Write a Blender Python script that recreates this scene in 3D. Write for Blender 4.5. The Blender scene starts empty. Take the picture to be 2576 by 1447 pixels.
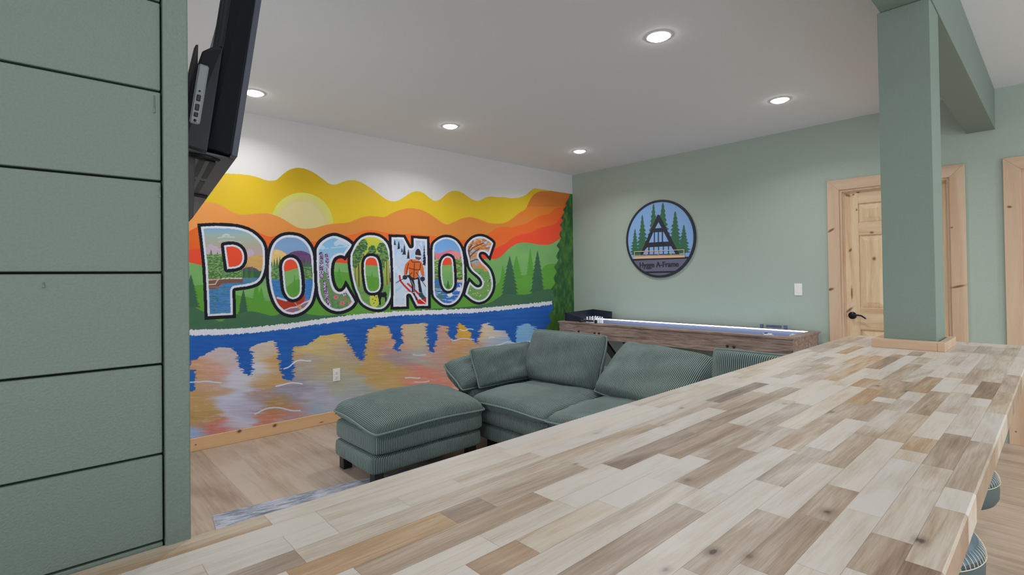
import bpy, bmesh, math, random
import numpy as np
from mathutils import Vector, Matrix, Euler

# ---------------------------------------------------------------- camera, world, exposure, lights
SC = bpy.context.scene
COL = SC.collection
EYE = 1.314                         # camera height above the floor
F_PX, CX, CY = 1281.8, 1288.0, 684.26   # focal length and principal point for a 2576 x 1447 frame
# rows: world axes seen from the camera (x right, y down, z forward)
CAMD = np.array([[0.73446019, -0.00250549, 0.67864715],
                 [-0.67851526, 0.01734553, 0.73438149],
                 [-0.01361148, -0.99984642, 0.01103958]])
cam = bpy.data.cameras.new('camera')
cam.sensor_width = 36.0
cam.lens = F_PX / 2576 * 36.0
cam.shift_y = (CY - 723.5) / 2576
cam.clip_start = 0.02
camo = bpy.data.objects.new('camera', cam)
COL.objects.link(camo)
R_ = Matrix(((CAMD[0, 0], -CAMD[0, 1], -CAMD[0, 2]), (CAMD[1, 0], -CAMD[1, 1], -CAMD[1, 2]), (CAMD[2, 0], -CAMD[2, 1], -CAMD[2, 2])))
camo.matrix_world = Matrix.Translation((0, 0, EYE)) @ R_.to_4x4()
SC.camera = camo

W = bpy.data.worlds.new('world')
SC.world = W
W.use_nodes = True
W.node_tree.nodes['Background'].inputs[0].default_value = (0.93, 0.97, 1.0, 1)
W.node_tree.nodes['Background'].inputs[1].default_value = 1.42
SC.view_settings.view_transform = 'Standard'
SC.view_settings.look = 'None'
SC.view_settings.exposure = 0.33
SC.view_settings.gamma = 1.0
SC.view_settings.use_curve_mapping = False
SC.cycles.max_bounces = 8
SC.cycles.diffuse_bounces = 5
SC.cycles.sample_clamp_indirect = 6.0

CEIL = 2.72
XG, YM = 5.41, 4.60                 # green wall plane, mural wall plane
LIGHT_W = 6.6                      # watts of one recessed light

def P2W(x, y, axis, val):
    """point of the photograph (x, y) back onto the plane axis = val (world)"""
    v = CAMD @ np.array([(x - CX) / F_PX, (y - CY) / F_PX, 1.0])
    if axis == 2: val = val - EYE
    p = v * (val / v[axis])
    return Vector((p[0], p[1], p[2] + EYE))

# ---------------------------------------------------------------- helpers
def lin(c):
    c = [x / 255.0 for x in c[:3]]
    return tuple(x / 12.92 if x <= 0.04045 else ((x + 0.055) / 1.055) ** 2.4 for x in c)

def newmat(name):
    m = bpy.data.materials.new(name); m.use_nodes = True
    nt = m.node_tree; b = nt.nodes['Principled BSDF']
    return m, nt, b

def plain(name, rgb, rough=0.6, metal=0.0, emit=None, strength=0, bump=0.0, bscale=200, spec=0.5):
    m, nt, b = newmat(name)
    b.inputs['Base Color'].default_value = (*lin(rgb), 1)
    b.inputs['Roughness'].default_value = rough
    b.inputs['Metallic'].default_value = metal
    b.inputs['Specular IOR Level'].default_value = spec
    if emit:
        b.inputs['Emission Color'].default_value = (*lin(emit), 1)
        b.inputs['Emission Strength'].default_value = strength
    if bump:
        tc = nt.nodes.new('ShaderNodeTexCoord')
        n = nt.nodes.new('ShaderNodeTexNoise'); n.inputs['Scale'].default_value = bscale; n.inputs['Detail'].default_value = 3
        bp = nt.nodes.new('ShaderNodeBump'); bp.inputs['Strength'].default_value = bump; bp.inputs['Distance'].default_value = 0.002
        nt.links.new(tc.outputs['Object'], n.inputs['Vector'])
        nt.links.new(n.outputs[0], bp.inputs['Height'])
        nt.links.new(bp.outputs[0], b.inputs['Normal'])
        # faint roller texture in the paint colour too
        mx = nt.nodes.new('ShaderNodeMixRGB'); mx.inputs[0].default_value = 1
        c = lin(rgb)
        r = nt.nodes.new('ShaderNodeValToRGB')
        r.color_ramp.elements[0].color = (*[x * 0.93 for x in c], 1); r.color_ramp.elements[0].position = 0.3
        r.color_ramp.elements[1].color = (*[x * 1.06 for x in c], 1); r.color_ramp.elements[1].position = 0.7
        nt.links.new(n.outputs[0], r.inputs[0]); nt.links.new(r.outputs[0], b.inputs['Base Color'])
    return m

def tag(o, label=None, cat=None, group=None, kind=None):
    if label: o['label'] = label
    if cat: o['category'] = cat
    if group: o['group'] = group
    if kind: o['kind'] = kind
    return o

def empty(name, loc=(0, 0, 0), rz=0.0):
    o = bpy.data.objects.new(name, None); COL.objects.link(o)
    o.location = loc; o.rotation_euler = (0, 0, rz); o.empty_display_size = 0.1
    return o

def link(name, me, mat=None, parent=None, smooth=False):
    """links a mesh given in the parent's local space"""
    if mat is not None:
        for m in (mat if isinstance(mat, (list, tuple)) else [mat]): me.materials.append(m)
    if smooth:
        for p in me.polygons: p.use_smooth = True
    o = bpy.data.objects.new(name, me); COL.objects.link(o)
    if parent is not None: o.parent = parent
    return o

class MB:
    """collects shapes and links them as one mesh object"""
    def __init__(s): s.bm = bmesh.new()
    def box(s, a, b, mi=0, M=None):
        x0, x1 = sorted((a[0], b[0])); y0, y1 = sorted((a[1], b[1])); z0, z1 = sorted((a[2], b[2]))
        vs = [s.bm.verts.new(Vector(v) if M is None else M @ Vector(v)) for v in
              ((x0, y0, z0), (x1, y0, z0), (x1, y1, z0), (x0, y1, z0), (x0, y0, z1), (x1, y0, z1), (x1, y1, z1), (x0, y1, z1))]
        for f in ((0, 3, 2, 1), (4, 5, 6, 7), (0, 1, 5, 4), (1, 2, 6, 5), (2, 3, 7, 6), (3, 0, 4, 7)):
            s.bm.faces.new([vs[i] for i in f]).material_index = mi
        return s
    def rbox(s, a, b, r=0.01, seg=2, mi=0, M=None):
        t = bmesh.new(); q = MB.__new__(MB); q.bm = t; q.box(a, b, mi)
        bmesh.ops.bevel(t, geom=t.edges[:], offset=r, segments=seg, affect='EDGES', profile=0.5)
        return s.join(t, M, mi)
    def join(s, t, M=None, mi=None):
        mp = {}
        for v in t.verts: mp[v] = s.bm.verts.new(v.co if M is None else M @ v.co)
        for f in t.faces:
            g = s.bm.faces.new([mp[v] for v in f.verts]); g.smooth = f.smooth; g.material_index = f.material_index if mi is None else mi
        t.free(); return s
    def prism(s, pts, h, M, mi=0, smooth=False):
        """polygon pts (2D) extruded by h along local z, placed by M"""
        n = len(pts)
        lo = [s.bm.verts.new(M @ Vector((p[0], p[1], 0))) for p in pts]
        hi = [s.bm.verts.new(M @ Vector((p[0], p[1], h))) for p in pts]
        try:
            s.bm.faces.new(lo[::-1]).material_index = mi; s.bm.faces.new(hi).material_index = mi
        except ValueError: pass
        for i in range(n):
            f = s.bm.faces.new((lo[i], lo[(i + 1) % n], hi[(i + 1) % n], hi[i])); f.material_index = mi; f.smooth = smooth
        return s
    def tube(s, pts, r, seg=10, closed=False, mi=0, caps=True):
        pts = [Vector(p) for p in pts]; n = len(pts); rings = []
        up = Vector((0, 0, 1))
        prev = None
        for i, p in enumerate(pts):
            if closed: d = pts[(i + 1) % n] - pts[i - 1]
            else: d = pts[min(i + 1, n - 1)] - pts[max(i - 1, 0)]
            d.normalize()
            if prev is None:
                a = d.cross(up)
                if a.length < 1e-3: a = d.cross(Vector((1, 0, 0)))
            else:
                a = prev - d * prev.dot(d)
            a.normalize(); prev = a.copy(); b = d.cross(a)
            rr = r[i] if isinstance(r, (list, tuple)) else r
            rings.append([s.bm.verts.new(p + (a * math.cos(t) + b * math.sin(t)) * rr) for t in [2 * math.pi * k / seg for k in range(seg)]])
        m = n if closed else n - 1
        for i in range(m):
            A, B = rings[i], rings[(i + 1) % n]
            for k in range(seg):
                f = s.bm.faces.new((A[k], A[(k + 1) % seg], B[(k + 1) % seg], B[k])); f.smooth = True; f.material_index = mi
        if caps and not closed:
            s.bm.faces.new(rings[0][::-1]).material_index = mi; s.bm.faces.new(rings[-1]).material_index = mi
        return s
    def lathe(s, prof, M=None, seg=32, mi=0, smooth=True):
        """profile of (radius, z) spun about local z; ends with radius 0 are closed by a centre vertex"""
        M = M or Matrix.Identity(4); rings = []
        for r, z in prof:
            if r < 1e-6: rings.append([s.bm.verts.new(M @ Vector((0, 0, z)))])
            else: rings.append([s.bm.verts.new(M @ Vector((r * math.cos(2 * math.pi * k / seg), r * math.sin(2 * math.pi * k / seg), z))) for k in range(seg)])
        for A, B in zip(rings, rings[1:]):
            for k in range(seg):
                k2 = (k + 1) % seg
                if len(A) == 1 and len(B) == 1: continue
                if len(A) == 1: f = s.bm.faces.new((A[0], B[k2], B[k]))
                elif len(B) == 1: f = s.bm.faces.new((A[k], A[k2], B[0]))
                else: f = s.bm.faces.new((A[k], A[k2], B[k2], B[k]))
                f.smooth = smooth; f.material_index = mi
        return s
    def build(s, name, mat, parent=None, recalc=True, bevel=0):
        if recalc: bmesh.ops.recalc_face_normals(s.bm, faces=s.bm.faces[:])
        me = bpy.data.meshes.new(name); s.bm.to_mesh(me); s.bm.free()
        o = link(name, me, mat, parent)
        if bevel:
            md = o.modifiers.new('bevel', 'BEVEL'); md.width = bevel; md.segments = 2; md.limit_method = 'ANGLE'
        return o

def copy_tree(o, parent=None):
    c = o.copy(); COL.objects.link(c); c.parent = parent
    for ch in list(o.children): copy_tree(ch, c)
    return c

# ---------------------------------------------------------------- node helpers
class NT:
    def __init__(s, nt): s.nt = nt
    def n(s, t, **kw):
        x = s.nt.nodes.new(t)
        for k, v in kw.items(): setattr(x, k, v)
        return x
    def l(s, a, b): s.nt.links.new(a, b)
    def math(s, op, a, b=None, c=None):
        x = s.n('ShaderNodeMath', operation=op)
        for i, v in enumerate((a, b, c)):
            if v is None: continue
            if isinstance(v, (int, float)): x.inputs[i].default_value = v
            else: s.l(v, x.inputs[i])
        return x.outputs[0]
    def mix(s, f, a, b, mode='MIX'):
        x = s.n('ShaderNodeMixRGB', blend_type=mode)
        for i, v in enumerate((f, a, b)):
            if isinstance(v, (int, float)): x.inputs[i].default_value = v
            elif isinstance(v, tuple): x.inputs[i].default_value = (*v[:3], 1)
            else: s.l(v, x.inputs[i])
        return x.outputs[0]
    def ramp(s, f, stops):
        x = s.n('ShaderNodeValToRGB'); cr = x.color_ramp
        while len(cr.elements) < len(stops): cr.elements.new(0.5)
        for e, (p, c) in zip(cr.elements, stops):
            e.position = p; e.color = (*c[:3], 1) if isinstance(c, tuple) else (c, c, c, 1)
        s.l(f, x.inputs[0]); return x.outputs[0]
    def mapping(s, vec, scale=(1, 1, 1), rot=(0, 0, 0), loc=(0, 0, 0)):
        x = s.n('ShaderNodeMapping'); x.inputs['Scale'].default_value = scale; x.inputs['Rotation'].default_value = rot; x.inputs['Location'].default_value = loc
        s.l(vec, x.inputs[0]); return x.outputs[0]
    def noise(s, vec, scale=5, detail=4, dist=0.0, rough=0.5):
        x = s.n('ShaderNodeTexNoise'); x.inputs['Scale'].default_value = scale; x.inputs['Detail'].default_value = detail
        x.inputs['Distortion'].default_value = dist; x.inputs['Roughness'].default_value = rough
        if vec is not None: s.l(vec, x.inputs['Vector'])
        return x.outputs[0]
    def bump(s, h, strength=0.3, dist=0.002, bsdf=None):
        x = s.n('ShaderNodeBump'); x.inputs['Strength'].default_value = strength; x.inputs['Distance'].default_value = dist
        s.l(h, x.inputs['Height'])
        if bsdf is not None: s.l(x.outputs[0], bsdf.inputs['Normal'])
        return x.outputs[0]

def wood_mat(name, axis, base, dark, knot=None, rough=0.5, gscale=1.0, contrast=0.6, knotsize=0.075, kdens=2.2, flat=0, knots=()):
    """pine-like wood with grain along a world/object axis (0,1,2) and sparse knots"""
    m, nt, b = newmat(name); N = NT(nt)
    tc = N.n('ShaderNodeTexCoord').outputs['Object']
    sc = [14.0 * gscale] * 3; sc[axis] = 0.9 * gscale
    v = N.mapping(tc, tuple(sc))
    n1 = N.noise(v, 1.0, 5, 0.6)
    w = N.n('ShaderNodeTexNoise'); w.inputs['Scale'].default_value = 5.0; w.inputs['Detail'].default_value = 6
    v2 = N.mapping(tc, tuple([x * 3 for x in sc])); N.l(v2, w.inputs['Vector'])
    f = N.math('ADD', N.math('MULTIPLY', n1, 0.75), N.math('MULTIPLY', w.outputs[0], 0.25))
    col = N.ramp(f, [(0.36, lin(dark)), (0.5, lin([(a * 0.35 + c * 0.65) for a, c in zip(dark, base)])), (0.62, lin(base))])
    col = N.mix(contrast, lin(base), col)
    if knot and knots:
        pos = N.n('ShaderNodeNewGeometry').outputs['Position']; sp = N.n('ShaderNodeSeparateXYZ'); N.l(pos, sp.inputs[0])
        ia, ib = [q for q in (0, 1, 2) if q != flat]
        for ka, kb, ra, rb, ang in knots:
            da = N.math('SUBTRACT', sp.outputs[ia], ka); db = N.math('SUBTRACT', sp.outputs[ib], kb); c_, s_ = math.cos(ang), math.sin(ang)
            u = N.math('MULTIPLY', N.math('ADD', N.math('MULTIPLY', da, c_), N.math('MULTIPLY', db, s_)), 1 / ra)
            v_ = N.math('MULTIPLY', N.math('SUBTRACT', N.math('MULTIPLY', db, c_), N.math('MULTIPLY', da, s_)), 1 / rb)
            dd = N.math('ADD', N.math('SQRT', N.math('ADD', N.math('MULTIPLY', u, u), N.math('MULTIPLY', v_, v_))), N.math('MULTIPLY', N.math('SUBTRACT', w.outputs[0], 0.5), 0.5))
            col = N.mix(N.ramp(N.math('MULTIPLY', dd, 0.25), [(0.0, 0.95), (0.20, 0.8), (0.27, 0.3), (0.45, 0.0)]), col, lin(knot))
    N.l(col, b.inputs['Base Color']); b.inputs['Roughness'].default_value = rough
    N.bump(f, 0.15, 0.001, b)
    return m
# ---------------------------------------------------------------- materials
def kn(axis, val, lst):
    r = []
    for px, py, ra, rb, ang in lst:
        p = P2W(px, py, axis, val); r.append(((p.y if axis == 0 else p.x), p.z, ra, rb, ang))
    return r
K_CASE = kn(0, XG, [(2092, 580, .030, .009, -.55), (2091, 728, .026, .011, -.3), (2092, 868, .008, .006, 0), (2104, 866, .006, .005, 0), (2411, 721, .042, .008, -.25), (2395, 573, .007, .005, 0), (2540, 521, .013, .008, .2), (2556, 1085, .006, .005, 0)])
K_DOOR = kn(0, XG + .04, [(2133, 492, .022, .010, .4), (2147, 490, .010, .007, -.5), (2157, 484, .007, .006, 0), (2139, 630, .009, .016, .5), (2137, 780, .034, .009, -.75), (2143, 738, .007, .05, 0), (2155, 528, .006, .010, 0), (2199, 651, .012, .014, 0)])
K_RAIL = kn(0, XG + .04, [(2193, 585, .014, .009, 0), (2158, 484, .012, .007, 0)])
K_BASE = kn(1, YM, [(601, 1084, .016, .012, .2), (689.5, 1070, .016, .012, .2), (844, 1040, .010, .006, 0), (807, 1061.5, .018, .004, .1), (491, 1118, .006, .005, 0)])
M_CEIL = plain('ceiling_paint', (226, 229, 234), 0.9, bump=0.25, bscale=260)
M_WHITE = plain('white_wall_paint', (222, 221, 220), 0.85, bump=0.2, bscale=260)
M_GREEN = plain('sage_wall_paint', (170, 185, 175), 0.75, bump=0.25, bscale=240)
M_GREEN_SHADED = plain('sage_wall_paint_shaded', (124, 140, 131), 0.7, bump=0.25, bscale=240)  # same sage paint, darkened to put the column's and beam's shade into the colour
M_SHIP = plain('sage_board_paint', (96, 111, 101), 0.45, bump=0.30, bscale=420)
M_DARKGAP = plain('board_gap', (20, 30, 26), 0.9)
M_PINE_Z = wood_mat('pine_trim_upright', 2, (212, 187, 162), (188, 148, 116), (112, 60, 38), 0.5, knots=K_CASE)
M_PINE_Y = wood_mat('pine_trim_level', 1, (212, 187, 162), (188, 148, 116), (112, 60, 38), 0.5)
M_PINE_X = wood_mat('pine_baseboard', 0, (226, 186, 142), (200, 152, 104), (92, 46, 28), 0.5, kdens=1.6, knotsize=0.05, flat=1, knots=K_BASE)
M_DOOR = wood_mat('pine_door', 2, (226, 204, 170), (190, 150, 108), (120, 72, 46), 0.45, gscale=1.2, contrast=0.8, kdens=1.9, knots=K_DOOR)
M_DOOR_Y = wood_mat('pine_door_rail', 1, (222, 200, 168), (190, 150, 108), (120, 72, 46), 0.45, gscale=1.2, contrast=0.8, kdens=1.9, knots=K_RAIL)
M_WPLATE = plain('white_plastic', (235, 234, 232), 0.35)
M_SLOT = plain('socket_slot', (60, 58, 56), 0.6)
M_BLACK = plain('black_metal', (22, 23, 27), 0.4)
M_BLACKP = plain('black_plastic', (32, 34, 44), 0.42)
M_BEZEL = plain('dark_blue_grey_plastic', (74, 80, 96), 0.45)
M_GREYP = plain('grey_plastic', (84, 88, 96), 0.5)
M_PORT = plain('grey_metal_plate', (150, 156, 158), 0.45)

def floor_mat():
    m, nt, b = newmat('oak_plank_floor'); N = NT(nt)
    tc = N.n('ShaderNodeTexCoord').outputs['Object']
    br = N.n('ShaderNodeTexBrick'); br.offset = 0.37; br.offset_frequency = 2
    br.inputs['Scale'].default_value = 1.0
    br.inputs['Brick Width'].default_value = 1.22; br.inputs['Row Height'].default_value = 0.182
    br.inputs['Mortar Size'].default_value = 0.0008; br.inputs['Mortar Smooth'].default_value = 0.1; br.inputs['Bias'].default_value = 0.0
    br.inputs['Color1'].default_value = (0.0, 0.0, 0.0, 1); br.inputs['Color2'].default_value = (1, 1, 1, 1); br.inputs['Mortar'].default_value = (0.2, 0.2, 0.2, 1)
    N.l(N.mapping(tc, rot=(0, 0, math.radians(90))), br.inputs['Vector'])
    v = N.mapping(tc, (9, 0.9, 9))
    n1 = N.noise(v, 1.0, 6, 0.8, 0.6)
    v2 = N.mapping(tc, (60, 3, 60)); n2 = N.noise(v2, 1.0, 4)
    n3 = N.noise(tc, 2.2, 3, 0.3)
    f = N.math('ADD', N.math('ADD', N.math('MULTIPLY', n1, 0.45), N.math('MULTIPLY', n2, 0.25)), N.math('MULTIPLY', n3, 0.3))
    sep = N.n('ShaderNodeSeparateColor'); N.l(br.outputs['Color'], sep.inputs[0])
    f = N.math('ADD', f, N.math('MULTIPLY', N.math('SUBTRACT', sep.outputs[0], 0.5), 0.10))
    col = N.ramp(f, [(0.34, lin((148, 127, 110))), (0.47, lin((172, 153, 136))), (0.6, lin((188, 171, 156)))])
    col = N.mix(N.math('MULTIPLY', br.outputs['Fac'], 0.45), col, lin((120, 92, 70)))
    N.l(col, b.inputs['Base Color']); b.inputs['Roughness'].default_value = 0.42
    N.bump(n2, 0.1, 0.0005, b)
    return m

KNOTS = [(*P2W(px, py, 2, 1.005)[:2], r, st) for px, py, r, st in ((2080, 1288, .006, 1.3), (1793, 1388, .0055, 1.4), (1886, 1400, .005, .9), (1729, 1208, .005, .9), (2314, 1360, .006, 1.2), (2208, 971, .006, 1.2), (1449, 1167, .003, .8), (1787, 1058, .005, .8), (1675, 1434, .004, .7), (1668, 1070, .006, .6), (1500, 1090, .005, .5), (1973, 1016, .004, .8))]
def stave_mat():
    m, nt, b = newmat('acacia_block'); N = NT(nt)
    tc = N.n('ShaderNodeTexCoord').outputs['Object']
    at = N.n('ShaderNodeVertexColor'); at.layer_name = 'stave'
    sep = N.n('ShaderNodeSeparateColor'); N.l(at.outputs[0], sep.inputs[0])
    tone, seed, hue = sep.outputs[0], sep.outputs[1], sep.outputs[2]
    # every stave reads its own piece of the grain
    off = N.n('ShaderNodeCombineXYZ')
    N.l(N.math('MULTIPLY', seed, 37.0), off.inputs[0]); N.l(N.math('MULTIPLY', seed, 91.0), off.inputs[1]); N.l(N.math('MULTIPLY', seed, 17.0), off.inputs[2])
    va = N.n('ShaderNodeVectorMath', operation='ADD'); N.l(tc, va.inputs[0]); N.l(off.outputs[0], va.inputs[1])
    v = va.outputs[0]
    flow = N.noise(N.mapping(v, (3.2, 20, 3.2)), 1.0, 2, 1.2)       # heartwood / sapwood streak inside a stave
    fine = N.noise(N.mapping(v, (9, 210, 9)), 1.0, 5, 0.3, 0.6)
    fine2 = N.noise(N.mapping(v, (26, 620, 26)), 1.0, 3, 0.2)
    t = N.math('ADD', N.math('MULTIPLY', tone, 0.92), N.math('MULTIPLY', N.math('SUBTRACT', flow, 0.5), 0.85))
    t = N.math('ADD', t, N.math('MULTIPLY', N.math('SUBTRACT', fine, 0.5), 0.5))
    t = N.math('ADD', t, N.math('MULTIPLY', N.math('SUBTRACT', fine2, 0.5), 0.32))
    col = N.ramp(t, [(0.0, lin((201, 195, 189))), (0.22, lin((190, 181, 171))), (0.45, lin((164, 149, 136))), (0.68, lin((138, 120, 106))), (0.95, lin((98, 80, 68)))])
    warm = N.ramp(t, [(0.0, lin((206, 196, 182))), (0.25, lin((196, 178, 155))), (0.5, lin((176, 144, 110))), (0.95, lin((120, 88, 62)))])
    col = N.mix(hue, col, warm)
    # small knots
    vo = N.n('ShaderNodeTexVoronoi'); vo.inputs['Scale'].default_value = 1.0
    N.l(N.mapping(v, (3.4, 7.5, 3.4)), vo.inputs['Vector'])
    k = N.ramp(vo.outputs['Distance'], [(0.0, 1.0), (0.035, 0.8), (0.06, 0.25), (0.13, 0.0)])
    col = N.mix(N.math('MULTIPLY', k, 0.8), col, lin((98, 74, 60)))
    sp = N.n('ShaderNodeSeparateXYZ'); N.l(tc, sp.inputs[0])
    for kx, ky, kr, ks_ in KNOTS:
        dx = N.math('MULTIPLY', N.math('SUBTRACT', sp.outputs[0], kx), 1 / (kr * 1.7)); dy = N.math('MULTIPLY', N.math('SUBTRACT', sp.outputs[1], ky), 1 / kr)
        dd_ = N.math('ADD', N.math('SQRT', N.math('ADD', N.math('MULTIPLY', dx, dx), N.math('MULTIPLY', dy, dy))), N.math('MULTIPLY', N.math('SUBTRACT', fine, 0.5), 1.6))
        ring = N.math('ADD', N.math('MULTIPLY', N.math('SINE', N.math('MULTIPLY', dd_, 6.0)), 0.15), 0.75)
        core = N.ramp(N.math('MULTIPLY', dd_, 0.2), [(0.0, 0.9), (0.12, 0.75), (0.22, 0.28), (0.45, 0.0)])
        col = N.mix(N.math('MULTIPLY', N.math('MULTIPLY', core, ring), ks_), col, lin((72, 52, 44)))
    N.l(col, b.inputs['Base Color'])
    rr = N.math('ADD', N.math('MULTIPLY', fine, 0.18), 0.30)
    N.l(rr, b.inputs['Roughness'])
    b.inputs['Specular IOR Level'].default_value = 0.45
    N.bump(fine, 0.12, 0.0006, b)
    return m

def cord_mat(name='sage_corduroy', period=0.0118):
    m, nt, b = newmat(name); N = NT(nt)
    uv = N.n('ShaderNodeUVMap'); uv.uv_map = 'UVMap'
    sx = N.n('ShaderNodeSeparateXYZ'); N.l(uv.outputs[0], sx.inputs[0])
    tc = N.n('ShaderNodeTexCoord').outputs['Object']
    wob = N.math('MULTIPLY', N.math('SUBTRACT', N.noise(tc, 6, 2), 0.5), 0.004)
    u = N.math('ADD', sx.outputs[0], wob)
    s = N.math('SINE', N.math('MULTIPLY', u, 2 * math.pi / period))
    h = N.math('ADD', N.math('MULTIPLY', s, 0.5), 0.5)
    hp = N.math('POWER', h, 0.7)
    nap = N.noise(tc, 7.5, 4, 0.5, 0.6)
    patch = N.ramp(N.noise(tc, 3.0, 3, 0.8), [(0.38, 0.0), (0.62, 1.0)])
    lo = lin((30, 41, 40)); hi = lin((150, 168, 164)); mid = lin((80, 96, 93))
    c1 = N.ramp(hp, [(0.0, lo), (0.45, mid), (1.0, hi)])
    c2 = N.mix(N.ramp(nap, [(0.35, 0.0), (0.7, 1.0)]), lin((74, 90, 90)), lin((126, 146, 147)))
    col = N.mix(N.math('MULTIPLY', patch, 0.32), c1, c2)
    N.l(col, b.inputs['Base Color']); b.inputs['Roughness'].default_value = 0.85
    b.inputs['Sheen Weight'].default_value = 0.35; b.inputs['Sheen Roughness'].default_value = 0.4
    b.inputs['Sheen Tint'].default_value = (*lin((190, 205, 202)), 1)
    b.inputs['Specular IOR Level'].default_value = 0.2
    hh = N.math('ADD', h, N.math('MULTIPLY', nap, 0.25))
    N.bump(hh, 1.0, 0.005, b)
    return m

def rug_mat():
    m, nt, b = newmat('distressed_rug'); N = NT(nt)
    tc = N.n('ShaderNodeTexCoord').outputs['Object']
    n1 = N.noise(N.mapping(tc, (10, 50, 10)), 1.0, 8, 0.5, 0.75)
    n2 = N.noise(tc, 4.5, 3, 0.5)
    f = N.math('ADD', N.math('MULTIPLY', n1, 0.7), N.math('MULTIPLY', n2, 0.3))
    col = N.ramp(f, [(0.36, lin((62, 74, 84))), (0.46, lin((122, 132, 144))), (0.54, lin((164, 166, 180))), (0.62, lin((192, 192, 204)))])
    N.l(col, b.inputs['Base Color']); b.inputs['Roughness'].default_value = 0.95
    N.bump(n1, 0.5, 0.002, b)
    return m

def rustic_mat():
    m, nt, b = newmat('rustic_brown_veneer'); N = NT(nt)
    tc = N.n('ShaderNodeTexCoord').outputs['Object']
    n1 = N.noise(N.mapping(tc, (26, 2.2, 26)), 1.0, 6, 1.6, 0.65)
    n2 = N.noise(N.mapping(tc, (120, 7, 120)), 1.0, 4, 0.4)
    f = N.math('ADD', N.math('MULTIPLY', n1, 0.65), N.math('MULTIPLY', n2, 0.35))
    col = N.ramp(f, [(0.33, lin((82, 72, 70))), (0.46, lin((136, 118, 111))), (0.56, lin((168, 148, 139))), (0.68, lin((190, 172, 162)))])
    N.l(col, b.inputs['Base Color']); b.inputs['Roughness'].default_value = 0.55
    N.bump(f, 0.2, 0.001, b)
    return m

def leather_mat():
    m, nt, b = newmat('teal_leather'); N = NT(nt)
    tc = N.n('ShaderNodeTexCoord').outputs['Object']
    n1 = N.noise(tc, 9, 5, 0.5, 0.6)
    col = N.ramp(n1, [(0.3, lin((60, 84, 96))), (0.7, lin((98, 124, 138)))])
    N.l(col, b.inputs['Base Color']); b.inputs['Roughness'].default_value = 0.42
    N.bump(N.noise(tc, 240, 2), 0.15, 0.001, b)
    return m

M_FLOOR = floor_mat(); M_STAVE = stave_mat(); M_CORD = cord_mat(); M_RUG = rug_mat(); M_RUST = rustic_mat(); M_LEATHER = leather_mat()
M_LEATHER2 = plain('green_grey_leather', (66, 84, 84), 0.5)
M_THREAD = plain('cream_thread', (205, 200, 188), 0.7)
M_LED = plain('led_strip', (255, 255, 255), 0.4, emit=(214, 230, 255), strength=6)
M_FIELD = plain('polished_playfield', (190, 196, 214), 0.25)
M_PIN = plain('white_pin', (240, 240, 245), 0.35)

# ---------------------------------------------------------------- room shell
def struct(mb, name, mat, **k):
    o = mb.build(name, mat, **k); o['kind'] = 'structure'; return o
b = MB(); b.box((-1.6, -3.2, -0.1), (XG + 0.5, YM + 0.12, 0.0)); struct(b, 'floor', M_FLOOR)
b = MB(); b.box((-1.6, -3.2, CEIL), (XG + 0.12, YM + 0.12, CEIL + 0.12)); struct(b, 'ceiling', M_CEIL)
b = MB(); b.box((0.06, YM, 0), (XG + 0.12, YM + 0.12, CEIL)); wall_mural = struct(b, 'wall_far', M_WHITE)
# right (sage) wall with two door openings
D1 = (0.615, 1.392); D2 = (-0.57, 0.206); DH = 2.078
b = MB()
for a0, a1, z0, z1 in ((D1[1], YM, 0, CEIL), (D1[0], D1[1], DH, CEIL), (D2[1], D1[0], 0, CEIL), (D2[0], D2[1], DH, CEIL), (-3.2, D2[0], 0, CEIL)):
    b.box((XG, a0, z0), (XG + 0.12, a1, z1))
wall_right = struct(b, 'wall_right', M_GREEN)
b = MB()
for a_, c_, z0, z1 in ((0.86, 2.0, 0, CEIL), (2.0, 4.45, 0, 0.08), (2.0, 4.45, 2.42, CEIL), (4.45, YM, 0, CEIL)): b.box((-0.06, a_, z0), (0.06, c_, z1))  # opening added out of view so world light fills the room
struct(b, 'wall_left', M_GREEN)
b = MB()
for a_, c_, z0, z1 in ((2.0, 2.05, 0.08, 2.42), (3.20, 3.25, 0.13, 2.37), (4.40, 4.45, 0.08, 2.42), (2.05, 4.40, 0.08, 0.13), (2.05, 4.40, 2.37, 2.42)): b.box((-0.03, a_, z0), (0.03, c_, z1))
struct(b, 'added_light_opening', M_PINE_Z)  # frame around the added, unseen opening for fill light

# shiplap wall beside the counter
YF = 0.724
b = MB(); b.box((-1.6, YF + 0.012, 0), (0.128, 0.86, CEIL)); wf = struct(b, 'wall_front', M_DARKGAP)
edges = [0.333 + 0.1066 * k for k in range(0, 11)][::-1] + [0.2264, 0.1195, 0.0115, -0.0965, -0.202, -0.304, -0.41, -0.62, -0.83, -1.04, -1.30]
edges = [e + EYE for e in edges]
edges = [e for e in edges if e < CEIL]
edges = [CEIL] + edges
b = MB()
for hi_, lo_ in zip(edges, edges[1:]):
    b.rbox((-1.6, YF, lo_ + 0.0013), (0.1045, YF + 0.0118, hi_ - 0.0013), 0.0008, 1)
o = b.build('shiplap_board', M_SHIP, wf)
b = MB(); b.rbox((0.1062, YF - 0.006, 0), (0.1318, 0.875, CEIL - 0.001), 0.0016, 2)
struct(b, 'trim_1', M_SHIP)
# paint runs on the boards
b = MB()
for (x, y0, y1) in ((388, 240, 284), (402, 468, 497), (110, 710, 724)):
    p0, p1 = P2W(x, y0, 1, YF), P2W(x, y1, 1, YF)
    b.tube([(p0.x, YF + 0.0002, p0.z), (p1.x, YF + 0.0002, p1.z + 0.001), (p1.x, YF + 0.0002, p1.z)], [0.0008, 0.0014, 0.0016], 8)
b.build('paint_run', M_SHIP, wf)

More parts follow.
